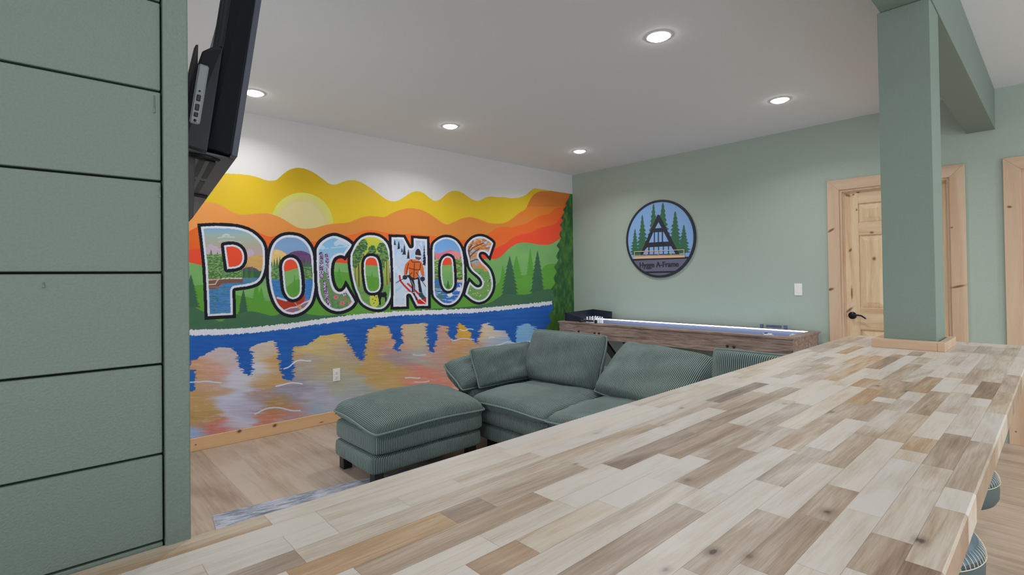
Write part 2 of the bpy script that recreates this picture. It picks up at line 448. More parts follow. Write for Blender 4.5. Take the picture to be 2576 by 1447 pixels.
# knee wall carrying the counter
b = MB(); b.box((0.14, 0.56, 0), (2.9, 0.70, 0.964)); struct(b, 'wall_knee', M_SHIP)

# baseboard on the mural wall
b = MB(); b.rbox((0.06, YM - 0.016, 0.0), (XG, YM - 0.0005, 0.102), 0.003, 1); struct(b, 'baseboard_far', M_PINE_X)
b = MB(); b.rbox((XG - 0.016, 1.50, 0.0), (XG - 0.0005, YM - 0.018, 0.102), 0.003, 1); struct(b, 'baseboard_right', M_PINE_Y)

# column and ceiling beam
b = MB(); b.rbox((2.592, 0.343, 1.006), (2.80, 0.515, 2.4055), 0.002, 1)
tag(b.build('support_column', M_GREEN_SHADED), kind='structure')
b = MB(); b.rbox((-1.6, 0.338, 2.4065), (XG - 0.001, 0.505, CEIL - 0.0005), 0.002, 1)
tag(b.build('ceiling_beam', M_GREEN_SHADED), kind='structure')
b = MB()
cz = 1.0053
b.box((2.540, 0.336, cz), (2.5905, 0.548, cz + 0.034)); b.box((2.802, 0.313, cz), (2.832, 0.548, cz + 0.034))
b.box((2.540, 0.313, cz), (2.8015, 0.3355, cz + 0.034), 0); b.box((2.5912, 0.517, cz), (2.8015, 0.548, cz + 0.034))
tag(b.build('column_base_trim', M_PINE_Y, bevel=0.001), kind='structure')

# doors
def door(idx, y0, y1, handle_side):
    root = empty('door_%d' % idx, (XG, (y0 + y1) / 2, 0)); root['kind'] = 'structure'
    cx = XG; cw = 0.095
    def rel(mb): return mb
    T = Matrix.Translation((-XG, -(y0 + y1) / 2, 0))
    # casing, mitred
    def cas(pts, nm, mat):
        b = MB(); M = Matrix(((0, 0, -1, cx), (1, 0, 0, 0), (0, 1, 0, 0), (0, 0, 0, 1)))
        b.prism(pts, 0.019, T @ M); o = b.build(nm, mat, root, bevel=0.002); return o
    cas([(y1, 0.0), (y1 + cw, 0.0), (y1 + cw, DH + cw), (y1, DH)], 'casing', M_PINE_Z)
    cas([(y0 - cw, 0.0), (y0, 0.0), (y0, DH), (y0 - cw, DH + cw)], 'casing', M_PINE_Z)
    cas([(y0, DH), (y1, DH), (y1 + cw, DH + cw), (y0 - cw, DH + cw)], 'casing', M_PINE_Y)
    # jamb
    b = MB(); jt = 0.018
    b.box((cx - 0.001, y0, 0), (cx + 0.118, y0 + jt, DH), M=T); b.box((cx - 0.001, y1 - jt, 0), (cx + 0.118, y1, DH), M=T); b.box((cx - 0.001, y0 + jt, DH - jt), (cx + 0.118, y1 - jt, DH), M=T)
    b.box((cx + 0.025, y0 + jt, 0), (cx + 0.036, y0 + jt + 0.01, DH - jt), M=T); b.box((cx + 0.025, y1 - jt - 0.01, 0), (cx + 0.036, y1 - jt, DH - jt), M=T); b.box((cx + 0.025, y0 + jt + .01, DH - jt - 0.01), (cx + 0.036, y1 - jt - .01, DH - jt), M=T)
    b.build('jamb', M_PINE_Z, root)
    # slab: stiles and rails around raised panels
    a0, a1, top = y0 + jt + 0.003, y1 - jt - 0.003, DH - jt - 0.003
    x0, x1 = cx + 0.038, cx + 0.073
    st = 0.115
    mid = (a0 + a1) / 2
    b = MB()
    for s0, s1 in ((a0, a0 + st), (a1 - st, a1), (mid - 0.05, mid + 0.05)): b.box((x0, s0, 0.006), (x1, s1, top), M=T)
    b.box((x0 + 0.015, a0 + st, 0.01), (x1 - 0.012, a1 - st, top - 0.005), M=T)
    leaf = b.build('door_leaf', M_DOOR, root, bevel=0.002)
    rails = [(0.006, 0.235), (0.80, 0.995), (1.655, 1.765), (top - 0.115, top)]
    b = MB()
    for z0, z1 in rails:
        for s0, s1 in ((a0 + st, mid - 0.05), (mid + 0.05, a1 - st)):
            b.box((x0 + 0.0005, s0, z0), (x1 - 0.0005, s1, z1), M=T)
    b.build('rail', M_DOOR_Y, root, bevel=0.002)
    for (z0, z1) in zip([r[1] for r in rails[:-1]], [r[0] for r in rails[1:]]):
        for s0, s1 in ((a0 + st, mid - 0.05), (mid + 0.05, a1 - st)):
            t = bmesh.new(); g = 0.012; w = 0.04
            o4 = [(s0 + g, z0 + g), (s1 - g, z0 + g), (s1 - g, z1 - g), (s0 + g, z1 - g)]
            i4 = [(s0 + g + w, z0 + g + w), (s1 - g - w, z0 + g + w), (s1 - g - w, z1 - g - w), (s0 + g + w, z1 - g - w)]
            ov = [t.verts.new((x0 + 0.0148, p[0], p[1])) for p in o4]; mv = [t.verts.new((x0 + 0.011, p[0], p[1])) for p in o4]
            iv = [t.verts.new((x0 + 0.003, p[0], p[1])) for p in i4]
            for q in range(4):
                t.faces.new((ov[q], ov[(q + 1) % 4], mv[(q + 1) % 4], mv[q])); t.faces.new((mv[q], mv[(q + 1) % 4], iv[(q + 1) % 4], iv[q]))
            t.faces.new(iv); t.faces.new(ov[::-1])
            bb = MB(); bb.join(t, T); bb.build('panel', M_DOOR, root)
    # lever handle
    hy = a1 - 0.055 if handle_side > 0 else a0 + 0.055; hz = 0.925
    b = MB(); Mh = T @ Matrix.Translation((x0 - 0.0005, hy, hz)) @ Matrix.Rotation(math.radians(-90), 4, 'Y')
    b.lathe([(0.0, 0), (0.033, 0.0), (0.033, 0.004), (0.028, 0.009), (0.012, 0.011), (0.010, 0.045), (0.0, 0.047)], Mh, 28)
    s = -1 if handle_side > 0 else 1
    b.tube([T @ Vector((x0 - 0.044, hy + s * t, hz + dz)) for t, dz in ((-0.008, 0.0), (0.02, 0.004), (0.05, 0.008), (0.08, 0.002), (0.105, -0.016), (0.112, -0.024))], [0.009, 0.009, 0.008, 0.007, 0.006, 0.005], 10)
    tag(b.build('handle', plain('dark_bronze', (34, 38, 56), 0.3, 0.7), root), 'dark round rose with curved lever')
    return root
door(1, D1[0], D1[1], 1)
door(2, D2[0], D2[1], 1)
# dark rooms behind the door leaves are closed off by the leaves themselves
# ---------------------------------------------------------------- painted mural on the far wall
class Paint:
    """flat painting on a wall: a dense grid whose vertices are coloured; shapes are traced in photograph pixels"""
    def __init__(s, X, Z, axis, val):
        s.X, s.Z = np.meshgrid(X, Z)
        P = np.stack([s.X, np.full_like(s.X, val), s.Z - EYE], -1)
        c = P @ CAMD
        s.x = CX + F_PX * c[..., 0] / c[..., 2]; s.y = CY + F_PX * c[..., 1] / c[..., 2]
        s.sh = s.x.shape; s.rgb = np.zeros(s.sh + (3,)); s.on = np.zeros(s.sh, bool)
    def box(s, pts, pad=0):
        p = np.asarray(pts, float); x0, y0 = p.min(0) - pad; x1, y1 = p.max(0) + pad
        m = (s.x >= x0) & (s.x <= x1) & (s.y >= y0) & (s.y <= y1)
        r = np.where(m.any(1))[0]; c = np.where(m.any(0))[0]
        if len(r) == 0: return None
        return slice(r[0], r[-1] + 1), slice(c[0], c[-1] + 1)
    def inside(s, pts):
        full = np.zeros(s.sh, bool); bx = s.box(pts)
        if bx is None: return full
        x, y = s.x[bx], s.y[bx]; m = np.zeros(x.shape, bool); n = len(pts)
        for i in range(n):
            xa, ya = pts[i]; xb, yb = pts[(i + 1) % n]
            if ya == yb: continue
            c = (ya > y) != (yb > y)
            m ^= c & (x < (xb - xa) * (y - ya) / (yb - ya) + xa)
        full[bx] = m; return full
    def dist(s, pts, closed=True, pad=20):
        d = np.full(s.sh, 1e3); bx = s.box(pts, pad)
        if bx is None: return d
        x, y = s.x[bx], s.y[bx]; dd = np.full(x.shape, 1e6); n = len(pts)
        for i in range(n if closed else n - 1):
            xa, ya = pts[i]; xb, yb = pts[(i + 1) % n]; ux, uy = xb - xa, yb - ya; L = ux * ux + uy * uy + 1e-9
            t = np.clip(((x - xa) * ux + (y - ya) * uy) / L, 0, 1)
            dd = np.minimum(dd, (x - xa - t * ux) ** 2 + (y - ya - t * uy) ** 2)
        d[bx] = np.sqrt(dd); return d
    def fill(s, m, c, a=1.0):
        """m mask (bool or 0..1), c colour (r,g,b) or an array"""
        w = (m.astype(float) * a)[..., None]
        s.rgb[:] = s.rgb * (1 - w) + np.asarray(c, float) * w
    def poly(s, pts, c, a=1.0, clip=None):
        m = s.inside(pts)
        if clip is not None: m &= clip
        s.fill(m, c, a)
    def line(s, pts, w, c, a=1.0, clip=None):
        d = s.dist(pts, False, w + 3); m = np.clip(w / 2 + 0.5 - d, 0, 1)
        if clip is not None: m = m * clip
        s.fill(m, c, a)

def hsh(i, j, k=0):
    return np.modf(np.abs(np.sin(i * 127.1 + j * 311.7 + k * 74.7) * 43758.5453))[0]
def vnoise(x, y, k=0):
    i, j = np.floor(x), np.floor(y); u, v = x - i, y - j; u = u * u * (3 - 2 * u); v = v * v * (3 - 2 * v)
    return (hsh(i, j, k) * (1 - u) + hsh(i + 1, j, k) * u) * (1 - v) + (hsh(i, j + 1, k) * (1 - u) + hsh(i + 1, j + 1, k) * u) * v
def fbm(x, y, k=0, o=3):
    t = 0
    for q in range(o): t = t + vnoise(x * 2 ** q, y * 2 ** q, k + q) / 2 ** q
    return t / (2 - 2 ** (1 - o))
def chaikin(p, n=2, closed=True):
    p = [tuple(map(float, q)) for q in p]
    for _ in range(n):
        r = []
        for i in range(len(p) if closed else len(p) - 1):
            a, b = p[i], p[(i + 1) % len(p)]
            r += [(a[0] * .75 + b[0] * .25, a[1] * .75 + b[1] * .25), (a[0] * .25 + b[0] * .75, a[1] * .25 + b[1] * .75)]
        if not closed: r = [p[0]] + r + [p[-1]]
        p = r
    return p
def cv(ox, oy, sc, pts): return [(ox + a / sc, oy + b / sc) for a, b in pts]

# columns of equal width in the photograph, rows every 3 mm
cols = np.array([P2W(px, 760, 1, YM).x for px in np.arange(466, 1446.5, 0.9)])
cols = np.append(cols[cols < XG - 0.002], XG - 0.0015)
PA = Paint(cols, np.arange(0.103, 2.46, 0.0031), 1, YM)
x, y = PA.x, PA.y

YEL = [(440,436),(520,434),(563.6,437),(614,439),(645,445),(667.5,454),(680,455.5),(690,455),(698,451.5),(711,439),(727,427),(746,422),(766,424),(791,435),(816,453.5),(828,463),(840,466),(853,462),(869,455),(886,453.5),(904,456.6),(931,472),(955.6,490.5),(972,503),(985,507.5),(998,507),(1009.6,501),(1033,485),(1047,481),(1062,483),(1079,497),(1090,505),(1097,506),(1108,502.7),(1125.7,485),(1143,479),(1160.5,483),(1181,498),(1195,506),(1207,505.6),(1224,495.5),(1242,494.6),(1253,497),(1268,496),(1288,500),(1308.5,497),(1323,491),(1340.5,474.5),(1358,470),(1384,471.7),(1392.7,465),(1404,455.4),(1419,455),(1430,463.5),(1437.7,473.7),(1470,500)]
ORA = [(440,530),(475,520),(490,512),(509,509),(525,508),(538,510),(556,516),(581,532),(597.6,540),(618,540.5),(645,537.5),(667.5,536),(688,540),(713,551),(733,564.6),(752,574.5),(770,576),(791,574.5),(816,566.7),(840,562.5),(877,561),(898,551),(922.7,543),(949.5,544.7),(966,547.5),(989,534.6),(1015.5,525),(1038.7,523.6),(1065,529),(1091,545),(1114,562),(1125.7,566.5),(1140,559),(1166,547.7),(1186.7,546),(1207,552),(1230,562),(1256,563.6),(1276.6,559),(1297,543),(1311.5,531.7),(1323,527),(1330,507),(1343,488),(1361,480),(1384,482),(1392.7,475),(1398.5,463.5),(1407,456),(1419,455),(1430,463.5),(1437.7,473.7),(1470,500)]
DOR = [(440,600),(474,583),(490.6,574),(520,560),(600,562),(644,581.5),(669,594),(679.5,596.5),(700,592),(740,585),(770,598),(781,609),(795,607),(820,600),(878,593),(896.5,588),(916,578),(936,579),(958,583),(976,586.5),(1024,590),(1037.5,587),(1057,590),(1099,595),(1130,601),(1160,604),(1175,604),(1200,599),(1223,591.5),(1236,582),(1247.6,575),(1262,570),(1276.6,571),(1291,573),(1305.6,566.5),(1320,565),(1332,558),(1343,550.6),(1358,542),(1381,540.4),(1390,529),(1404,522),(1419,520),(1424.6,501),(1437.7,482),(1470,500)]
RED = [(440,634),(476,628),(506,626),(560,620),(620,620),(655,640),(720,640),(790,625),(835,628),(880,640),(920,650),(1000,640),(1110,648),(1180,640),(1215,640),(1247.6,625),(1262,617),(1273.7,613),(1288,600),(1305.6,591),(1326,587.7),(1343,582.5),(1355,574),(1375,569.4),(1392.7,566.5),(1404,556),(1416,536),(1424.6,518.7),(1435,505),(1470,500)]
LGR = [(440,655),(474,660),(506,667),(545,676),(600,684),(680,690),(722,683),(741,676),(790,665),(843,660),(880,664),(935,668),(1000,670),(1123,668),(1180,662),(1220,651),(1236,652),(1250.5,652),(1265,642),(1279.5,626),(1297,614),(1314,610),(1332,611),(1355,616),(1384,616.8),(1404,604),(1419,594),(1470,590)]
def below(line):
    lx = [p[0] for p in line]; ly = [p[1] for p in line]
    return y > np.interp(x, lx, ly)
def sm(line): return chaikin(line, 2, False)
paint_top = below(sm(YEL)); PA.on = paint_top
fine = fbm(x / 60, y / 26, 3)
g = lambda a, b, t: np.asarray(a, float) * (1 - t[..., None]) + np.asarray(b, float) * t[..., None]
# yellow sky hills with a darker crest over the sun and paler shoulders
t = np.clip(np.exp(-((x - 745) / 85) ** 2) * np.clip((540 - y) / 90, 0, 1) * 0.8, 0, 1)
t2 = np.clip(np.exp(-((x - 905) / 60) ** 2 - ((y - 480) / 30) ** 2) + 0.8 * np.exp(-((x - 1150) / 32) ** 2 - ((y - 500) / 22) ** 2) + 0.7 * np.exp(-((x - 560) / 40) ** 2 - ((y - 460) / 40) ** 2), 0, 1)
c = g((209, 178, 46), (176, 145, 32), t); c = c * (1 - 0.55 * t2[..., None]) + np.array((196, 166, 68)) * 0.55 * t2[..., None]
PA.fill(np.ones(PA.sh, bool), c)
# sun
r = np.hypot((x - 759) / 79, (y - 565) / 80)
PA.fill(r < 1, g((196, 196, 96), (196, 184, 132), np.clip((1 - r) * 3.2, 0, 1)))
PA.fill(r < 0.72, (202, 190, 140), 0.5)
PA.fill(below(sm(ORA)), g(g((224, 150, 84), (206, 132, 66), np.clip((x - 500) / 330, 0, 1)), (216, 120, 48), np.clip((x - 1150) / 250, 0, 1) * np.clip((y - 470) / 60, 0, 1)))
PA.fill(below(sm(ORA)) & (x > 1325) & (y < 520), (190, 108, 56), 0.5)
PA.fill(below(sm(DOR)), g((218, 96, 44), (222, 110, 52), fine))
PA.fill(below(sm(RED)), (222, 78, 52))
PA.fill(below(sm(LGR)), g((106, 156, 98), (128, 176, 104), fine))
# mid green hills and far pale trees
MG = [(440,716),(476,720),(520,715),(600,745),(660,756),(690,758),(740,700),(830,680),(900,690),(1000,706),(1100,708),(1200,735),(1240,724),(1262,706),(1300,694),(1335,690),(1352,700),(1362,676),(1378,664),(1395,663),(1412,668),(1470,680)]
PA.fill(below(sm(MG)), g((88, 146, 60), (98, 158, 66), fine))
PA.fill(below([(440,728),(620,746),(660,758),(700,790),(1000,760),(1245,720),(1290,735),(1330,690),(1470,690)]) & (x < 700), (92, 150, 58), 0.6)
def conifer(cx, yt, yb, hw, c, n=9, clip=None, a=1.0, jag=0.32, seed=1):
    rnd = random.Random(seed); L, Rr = [], []
    for i in range(n):
        f0 = (i + 0.2) / n; f1 = (i + 1) / n; w0 = hw * (f0 ** 0.85) * (1 - jag); w1 = hw * (f1 ** 0.85) * rnd.uniform(0.9, 1.1)
        L += [(cx - w0, yt + (yb - yt) * f0), (cx - w1, yt + (yb - yt) * (f1 + 0.02))]; Rr += [(cx + w0, yt + (yb - yt) * f0), (cx + w1, yt + (yb - yt) * (f1 + 0.02))]
    PA.poly([(cx, yt)] + L + Rr[::-1], c, a, clip)
for q in ((645, 700, 758, 12), (657, 722, 758, 11), (1265, 667, 712, 10), (1299, 643, 700, 17), (1334, 623, 694, 11), (853, 672, 712, 10), (935.5, 682, 724, 8), (741, 690, 734, 6)):
    conifer(*q, (86, 150, 62), seed=int(q[0]))
for q in ((480, 690, 772, 24), (612, 727, 787, 14), (1282, 643.5, 745, 25), (1352, 629, 742, 21), (1127, 704, 725, 5)):
    conifer(*q, (62, 98, 76), 11, seed=int(q[0]))
DG = [(440,764),(476,770),(497,776),(520,790),(553,811.6),(563,805),(575,797),(594,791),(623.5,782.6),(646,784.7),(667,791),(687.7,796),(705,789),(740,782),(800,796),(880,790),(930,802),(960,794),(1000,790),(1060,778),(1140,775),(1200,770),(1235,762),(1262,742),(1290,740),(1317,742),(1337.6,739),(1369.5,727.6),(1401,727),(1470,727)]
PA.fill(below(sm(DG)), g((64, 100, 76), (74, 112, 84), fine))
# lake
shore = [(440,838),(477,837),(526,836),(583,834.5),(651,829),(725,820.5),(810,808.5),(895,797.5),(1008,788.5),(1200,781.5),(1300,772),(1392,762),(1470,752)]
sy = np.interp(x, [p[0] for p in shore], [p[1] for p in shore])
wob = (fbm(x / 3.2, x * 0 + 2.5, 9, 2) - 0.5)
blue = g((34, 84, 166), (48, 102, 180), fbm(x / 40, y / 5, 5))
PA.fill(y > sy, blue)
# painted reflections: a soft field of colour blobs pulled sideways
BL = [(490,930,190,150,112),(525,930,198,150,138),(560,900,190,176,178),(600,950,190,190,208),(660,890,196,182,172),(690,905,190,150,92),(650,930,196,196,208),(670,960,186,150,102),(500,1000,182,148,102),(540,980,186,152,132),(590,1000,184,188,212),(620,1030,168,165,190),(600,1060,186,186,208),(490,1055,172,142,92),(484,1094,140,170,214),(560,1083,190,116,106),(520,1085,185,120,108),(700,1020,166,132,84),(655,1000,162,142,144),(740,990,150,146,164),(700,1052,190,122,102),(750,1045,184,124,112),(790,1042,150,172,194),(735,1062,142,164,216),(800,870,196,176,122),(860,846,204,176,108),(860,880,172,152,138),(770,920,166,156,148),(830,920,178,162,128),(850,960,166,166,152),(800,1000,166,166,184),(850,1020,172,176,194),(930,880,190,156,102),(960,840,202,168,112),(990,870,192,142,122),(960,930,186,156,102),(1000,955,192,166,102),(1010,900,160,142,152),(1020,858,204,168,152),(1050,850,186,178,144),(1060,900,166,172,168),(1040,940,210,138,124),(1060,965,208,142,128),(980,975,190,162,122),(900,990,160,167,168),(1110,840,188,148,144),(1100,900,196,150,138),(1130,900,180,152,152),(1165,832,210,162,56),(1160,870,196,152,112),(1160,905,198,150,64),(1200,885,172,152,152),(1230,835,206,192,172),(1252,862,150,172,202),(1320,845,122,174,220),(1330,900,112,168,218)]
wx = (fbm(x / 70, y / 9, 21) - 0.5) * 70; wy = (fbm(x / 60, y / 30, 22) - 0.5) * 14
num = np.zeros(PA.sh + (3,)); den = np.zeros(PA.sh)
bx = PA.box([(466, 800), (1446, 1110)]); xs, ys = (x + wx)[bx], (y + wy)[bx]
nn = np.zeros(xs.shape + (3,)); dd = np.zeros(xs.shape) + 1e-9
for (a, b_, *cc) in BL:
    w = np.exp(-(((xs - a) / 30) ** 2 + ((ys - b_) / 19) ** 2)) + 1e-6; nn += w[..., None] * np.array(cc, float); dd += w
refl = np.zeros(PA.sh + (3,)); refl[bx] = nn / dd[..., None]
streak = (fbm(x / 45, y / 2.2, 31) - 0.5)[..., None]
refl = refl * (1 + 0.10 * streak)
RT = [(466,925),(478.5,918.7),(487,907),(512.5,896),(546.5,874),(589,876),(590,886),(597,905),(606,928),(614,940),(624.4,947),(633,940),(637,925),(636,900),(632,873),(640,868),(685,857),(696,861),(695,870),(699.5,896),(704,925),(712,945),(716.5,956),(730,957),(737,950),(739,925),(735,895),(739,873),(770,869),(782,862),(807,845),(861,838),(872,853.5),(884,873),(893,892),(901,904.5),(912,909),(918,890),(920.5,873),(923,848),(929,829.4),(952,818),(977,821),(984,838),(991,860),(991.4,882),(1005.6,884.7),(1010,865),(1014,845),(1011,817),(1071,812.4),(1073.6,859),(1080,880),(1085,887.5),(1093,884.7),(1096,860),(1102,818),(1124.6,821),(1127,845),(1136,858),(1147,853),(1150,838),(1153,825),(1161,811),(1178,828),(1186,845),(1190,862),(1198,867),(1206,850),(1210,830),(1213,818),(1226,811),(1247,830),(1272,832),(1277,845),(1288,864),(1296,862),(1299,840),(1301,821),(1329,814),(1343.6,821),(1347,840),(1352,860),(1362,900),(1362,1110),(466,1110)]
jx = (fbm(x / 30, y / 1.9, 41) - 0.5) * 15 + (hsh(np.floor(y / 2.3), np.floor(x / 60), 4) - 0.5) * 9
keep = (x.copy(), y.copy())
PA.x = x + jx; PA.y = y + (fbm(x / 12, y / 6, 42) - 0.5) * 2
m = PA.inside(RT); PA.x, PA.y = keep
PA.fill(m, refl)
PA.fill(m & (fbm(x / 26, y / 2.4, 51) > 0.66), (206, 202, 212), 0.22)
# far-left blue reflections
m2 = (x + jx * 0.6 < 492 - 0.02 * (y - 880)) & (y > 930) & (y < 985) & (x < 496)
PA.fill(m2 & ((x + jx) < 497 - (y - 930) * 0.16), (44, 96, 172))
# wave strokes
WS = [[(641,1042),(655,1035),(672,1027),(697,1025),(718,1029),(735,1034),(755,1033)],[(694,972),(708,969),(722,965),(735,963),(748,964),(760,966)],[(714,928),(727,924),(737,914),(746,908),(757,906),(770,908),(781,908)],[(476,962),(500,961),(520,959),(540,962),(556,963)],[(1020,951),(1035,950),(1050,952),(1056,951)],[(1043,961),(1058,962),(1070,961),(1079,959)],[(1135,855.5),(1143,857.5),(1152,854),(1163,851.5),(1175,852),(1185,855),(1193,854)],[(1157,829),(1165,832.5),(1172,831),(1180,827),(1190,829)],[(1248,869),(1258,867),(1270,862),(1278,860),(1288,862),(1297,864),(1307,862)],[(1039,892),(1050,894),(1062,893),(1071,892)],[(1230,850),(1238,848),(1243,849)]]
for i, wl in enumerate(WS): PA.line(chaikin(wl, 1, False), 3.2 if i < 5 else 2.4, (214, 218, 236) if i % 3 else (196, 208, 240), 0.9)
# foam line
up = -7.2 * (1 - 0.35 * np.clip((x - 477) / 900, 0, 1)) - 5.5 * wob; dn = 7.5 * (1 - 0.4 * np.clip((x - 477) / 900, 0, 1)) + 5 * (fbm(x / 2.4, x * 0 + 7, 12, 2) - 0.5)
PA.fill((y > sy + up) & (y < sy + dn) & (x < 1393), g((204, 206, 226), (222, 222, 238), fbm(x / 4, y / 4, 13)))
# tall foreground pine at the corner
FT = [(1439,476),(1434,486),(1430,498),(1422,512),(1424,518),(1416,528),(1420,534),(1411,548),(1416,556),(1408,566),(1414,576),(1406,590),(1411,600),(1400,618),(1407,628),(1398,645),(1404,655),(1394,672),(1400,684),(1392,700),(1397,712),(1386,728),(1394,742),(1388,760),(1392,775),(1380,795),(1388,808),(1372,826),(1377,836),(1365,850),(1374,862),(1366,900),(1480,900),(1480,470)]
tf = fbm(x / 5, y / 16, 61)
PA.poly(FT, g((50, 88, 54), (84, 126, 62), np.clip((tf - 0.35) * 2.2, 0, 1)))
PA.fill(PA.inside(FT) & (y > 790), g((56, 92, 46), (78, 116, 50), tf), 0.8)

# ---- letters: black outline, white inner line, picture inside
LID = np.zeros(PA.sh, np.int8)
c2 = lambda p: cv(470, 540, 4.8225, p)
c3 = lambda p: cv(850, 560, 6.029, p)
LET = [
 ('P', c2([(125,110),(240,103),(350,98),(520,105),(610,114),(680,130),(755,155),(820,190),(875,232),(920,280),(955,330),(978,390),(988,470),(988,560),(983,640),(970,710),(948,770),(915,825),(870,865),(800,893),(730,908),(590,927),(598,1255),(215,1277),(200,900),(185,620),(165,430),(145,260)]),
  [c2([(450,375),(500,367),(560,365),(605,376),(640,395),(672,428),(690,470),(697,520),(690,570),(668,612),(635,638),(590,652),(490,662),(478,580),(465,490)])], 0),
 ('O', c2([(960,560),(968,470),(985,400),(1008,345),(1040,300),(1080,262),(1130,230),(1190,213),(1250,208),(1315,214),(1380,230),(1435,260),(1480,300),(1518,350),(1548,410),(1570,490),(1582,600),(1590,700),(1592,800),(1588,880),(1578,960),(1562,1030),(1538,1095),(1500,1145),(1450,1190),(1400,1220),(1350,1240),(1300,1250),(1250,1252),(1200,1240),(1150,1220),(1100,1180),(1060,1130),(1025,1070),(1000,1000),(980,930),(965,850),(957,770),(955,690)]),
  [c2([(1155,640),(1160,600),(1172,570),(1190,548),(1218,530),(1250,522),(1282,524),(1310,535),(1335,558),(1355,590),(1370,640),(1380,700),(1388,770),(1394,850),(1394,900),(1388,950),(1372,980),(1350,1005),(1322,1020),(1290,1028),(1258,1022),(1230,1005),(1205,972),(1185,930),(1174,870),(1167,790),(1160,710)])], 1),
 ('C', [(788,628),(792,617),(799,606),(808,598),(819,591),(830,587),(841,585),(851,587),(863,591.5),(876.5,598),(888,607),(896,615),(888,628),(878,641),(869,657),(864,652),(858,650),(852,651),(847,654),(843,660),(841,670),(840,685),(841,697),(843,708),(846,717),(850,724),(854,727),(858,725.5),(862,721),(866,712),(869,704),(873,710),(877,716),(881,724),(886.5,732.5),(892,742),(897,751),(901,760),(896,769),(891,775),(884,781),(875,785.5),(866,789),(857,791),(848,791.5),(839,790),(829,786.8),(819,781),(810,773),(802,762.5),(796,750),(792.5,737),(791,720),(790,705),(789,680),(788,655)], [], 1),
 ('O', c3([(145,600),(146,540),(150,480),(165,435),(185,395),(212,330),(240,285),(278,240),(320,203),(370,174),(420,156),(475,149),(530,150),(588,159),(640,175),(684,200),(724,232),(756,265),(782,300),(804,350),(820,410),(832,465),(842,530),(850,615),(858,710),(865,800),(869,900),(867,985),(858,1065),(842,1135),(820,1200),(793,1255),(760,1300),(722,1330),(680,1350),(640,1358),(600,1360),(550,1355),(500,1345),(450,1326),(400,1300),(350,1265),(310,1220),(282,1165),(258,1100),(235,1050),(213,990),(195,920),(180,850),(165,770),(152,690)]),
  [c3([(393,640),(398,595),(410,560),(428,537),(450,520),(478,510),(510,508),(542,513),(570,525),(590,545),(605,570),(617,610),(625,650),(633,725),(640,800),(646,850),(650,905),(650,955),(640,1000),(622,1030),(600,1050),(568,1063),(530,1068),(498,1065),(470,1055),(448,1032),(430,1000),(416,930),(405,850),(397,785),(392,710)])], 1),
 ('N', c3([(765,178),(1020,186),(1108,350),(1103,195),(1388,212),(1395,420),(1405,700),(1408,1000),(1412,1305),(1172,1308),(1075,1120),(1083,1312),(795,1325),(802,1000),(792,600),(775,350)]), [], 0),
 ('O', c3([(1396,600),(1394,500),(1396,400),(1403,335),(1422,298),(1450,265),(1493,232),(1540,205),(1590,189),(1640,183),(1692,188),(1740,202),(1788,227),(1830,260),(1863,300),(1892,345),(1912,395),(1928,450),(1940,525),(1948,600),(1954,700),(1958,800),(1956,880),(1948,950),(1935,1018),(1915,1080),(1890,1138),(1858,1190),(1820,1230),(1778,1262),(1730,1283),(1680,1292),(1630,1291),(1580,1280),(1528,1246),(1480,1205),(1440,1162),(1412,1120),(1402,1010),(1399,900),(1398,750)]),
  [c3([(1556,680),(1562,620),(1575,575),(1594,545),(1618,522),(1648,509),(1680,508),(1708,518),(1732,540),(1744,575),(1750,620),(1757,710),(1763,800),(1766,870),(1765,935),(1756,970),(1740,1002),(1712,1028),(1680,1040),(1648,1034),(1618,1015),(1596,980),(1578,935),(1564,860),(1556,780)])], 1),
 ('S', c3([(1900,420),(1905,370),(1920,320),(1950,275),(1990,232),(2030,203),(2080,182),(2130,171),(2180,170),(2238,184),(2290,208),(2330,235),(2370,268),(2400,312),(2370,400),(2335,500),(2312,588),(2285,560),(2255,528),(2230,497),(2205,482),(2182,480),(2172,492),(2175,515),(2198,548),(2230,585),(2268,620),(2300,655),(2330,692),(2352,735),(2372,790),(2386,850),(2392,905),(2390,960),(2383,1012),(2368,1065),(2342,1115),(2310,1160),(2272,1197),(2230,1225),(2180,1242),(2130,1248),(2085,1240),(2040,1222),(1998,1195),(1958,1162),(1920,1130),(1888,1098),(1905,1040),(1925,975),(1955,895),(1985,828),(2012,852),(2040,880),(2070,912),(2100,938),(2125,948),(2145,940),(2150,918),(2140,888),(2118,858),(2085,828),(2050,800),(2012,765),(1980,728),(1958,685),(1945,640),(1930,560),(1912,490)]), [], 1)]
names = []
for li, (nm, outer, holes, rnd) in enumerate(LET):
    if rnd: outer = chaikin(outer, 1); holes = [chaikin(h, 1) for h in holes]
    ins = PA.inside(outer); hole = np.zeros(PA.sh, bool)
    for h in holes: hole |= PA.inside(h)
    d = PA.dist(outer, pad=40); dh = np.full(PA.sh, 1e3)
    for h in holes: dh = np.minimum(dh, PA.dist(h, pad=30))
    k = 1.0 if li < 3 else 0.86 if li < 5 else 0.8
    B1 = 8.2 * k; B2 = B1 + 5.6 * k
    body = ins & ~hole
    LET[li] = (nm, outer, holes, body, d, dh, B1, B2, k, hole)

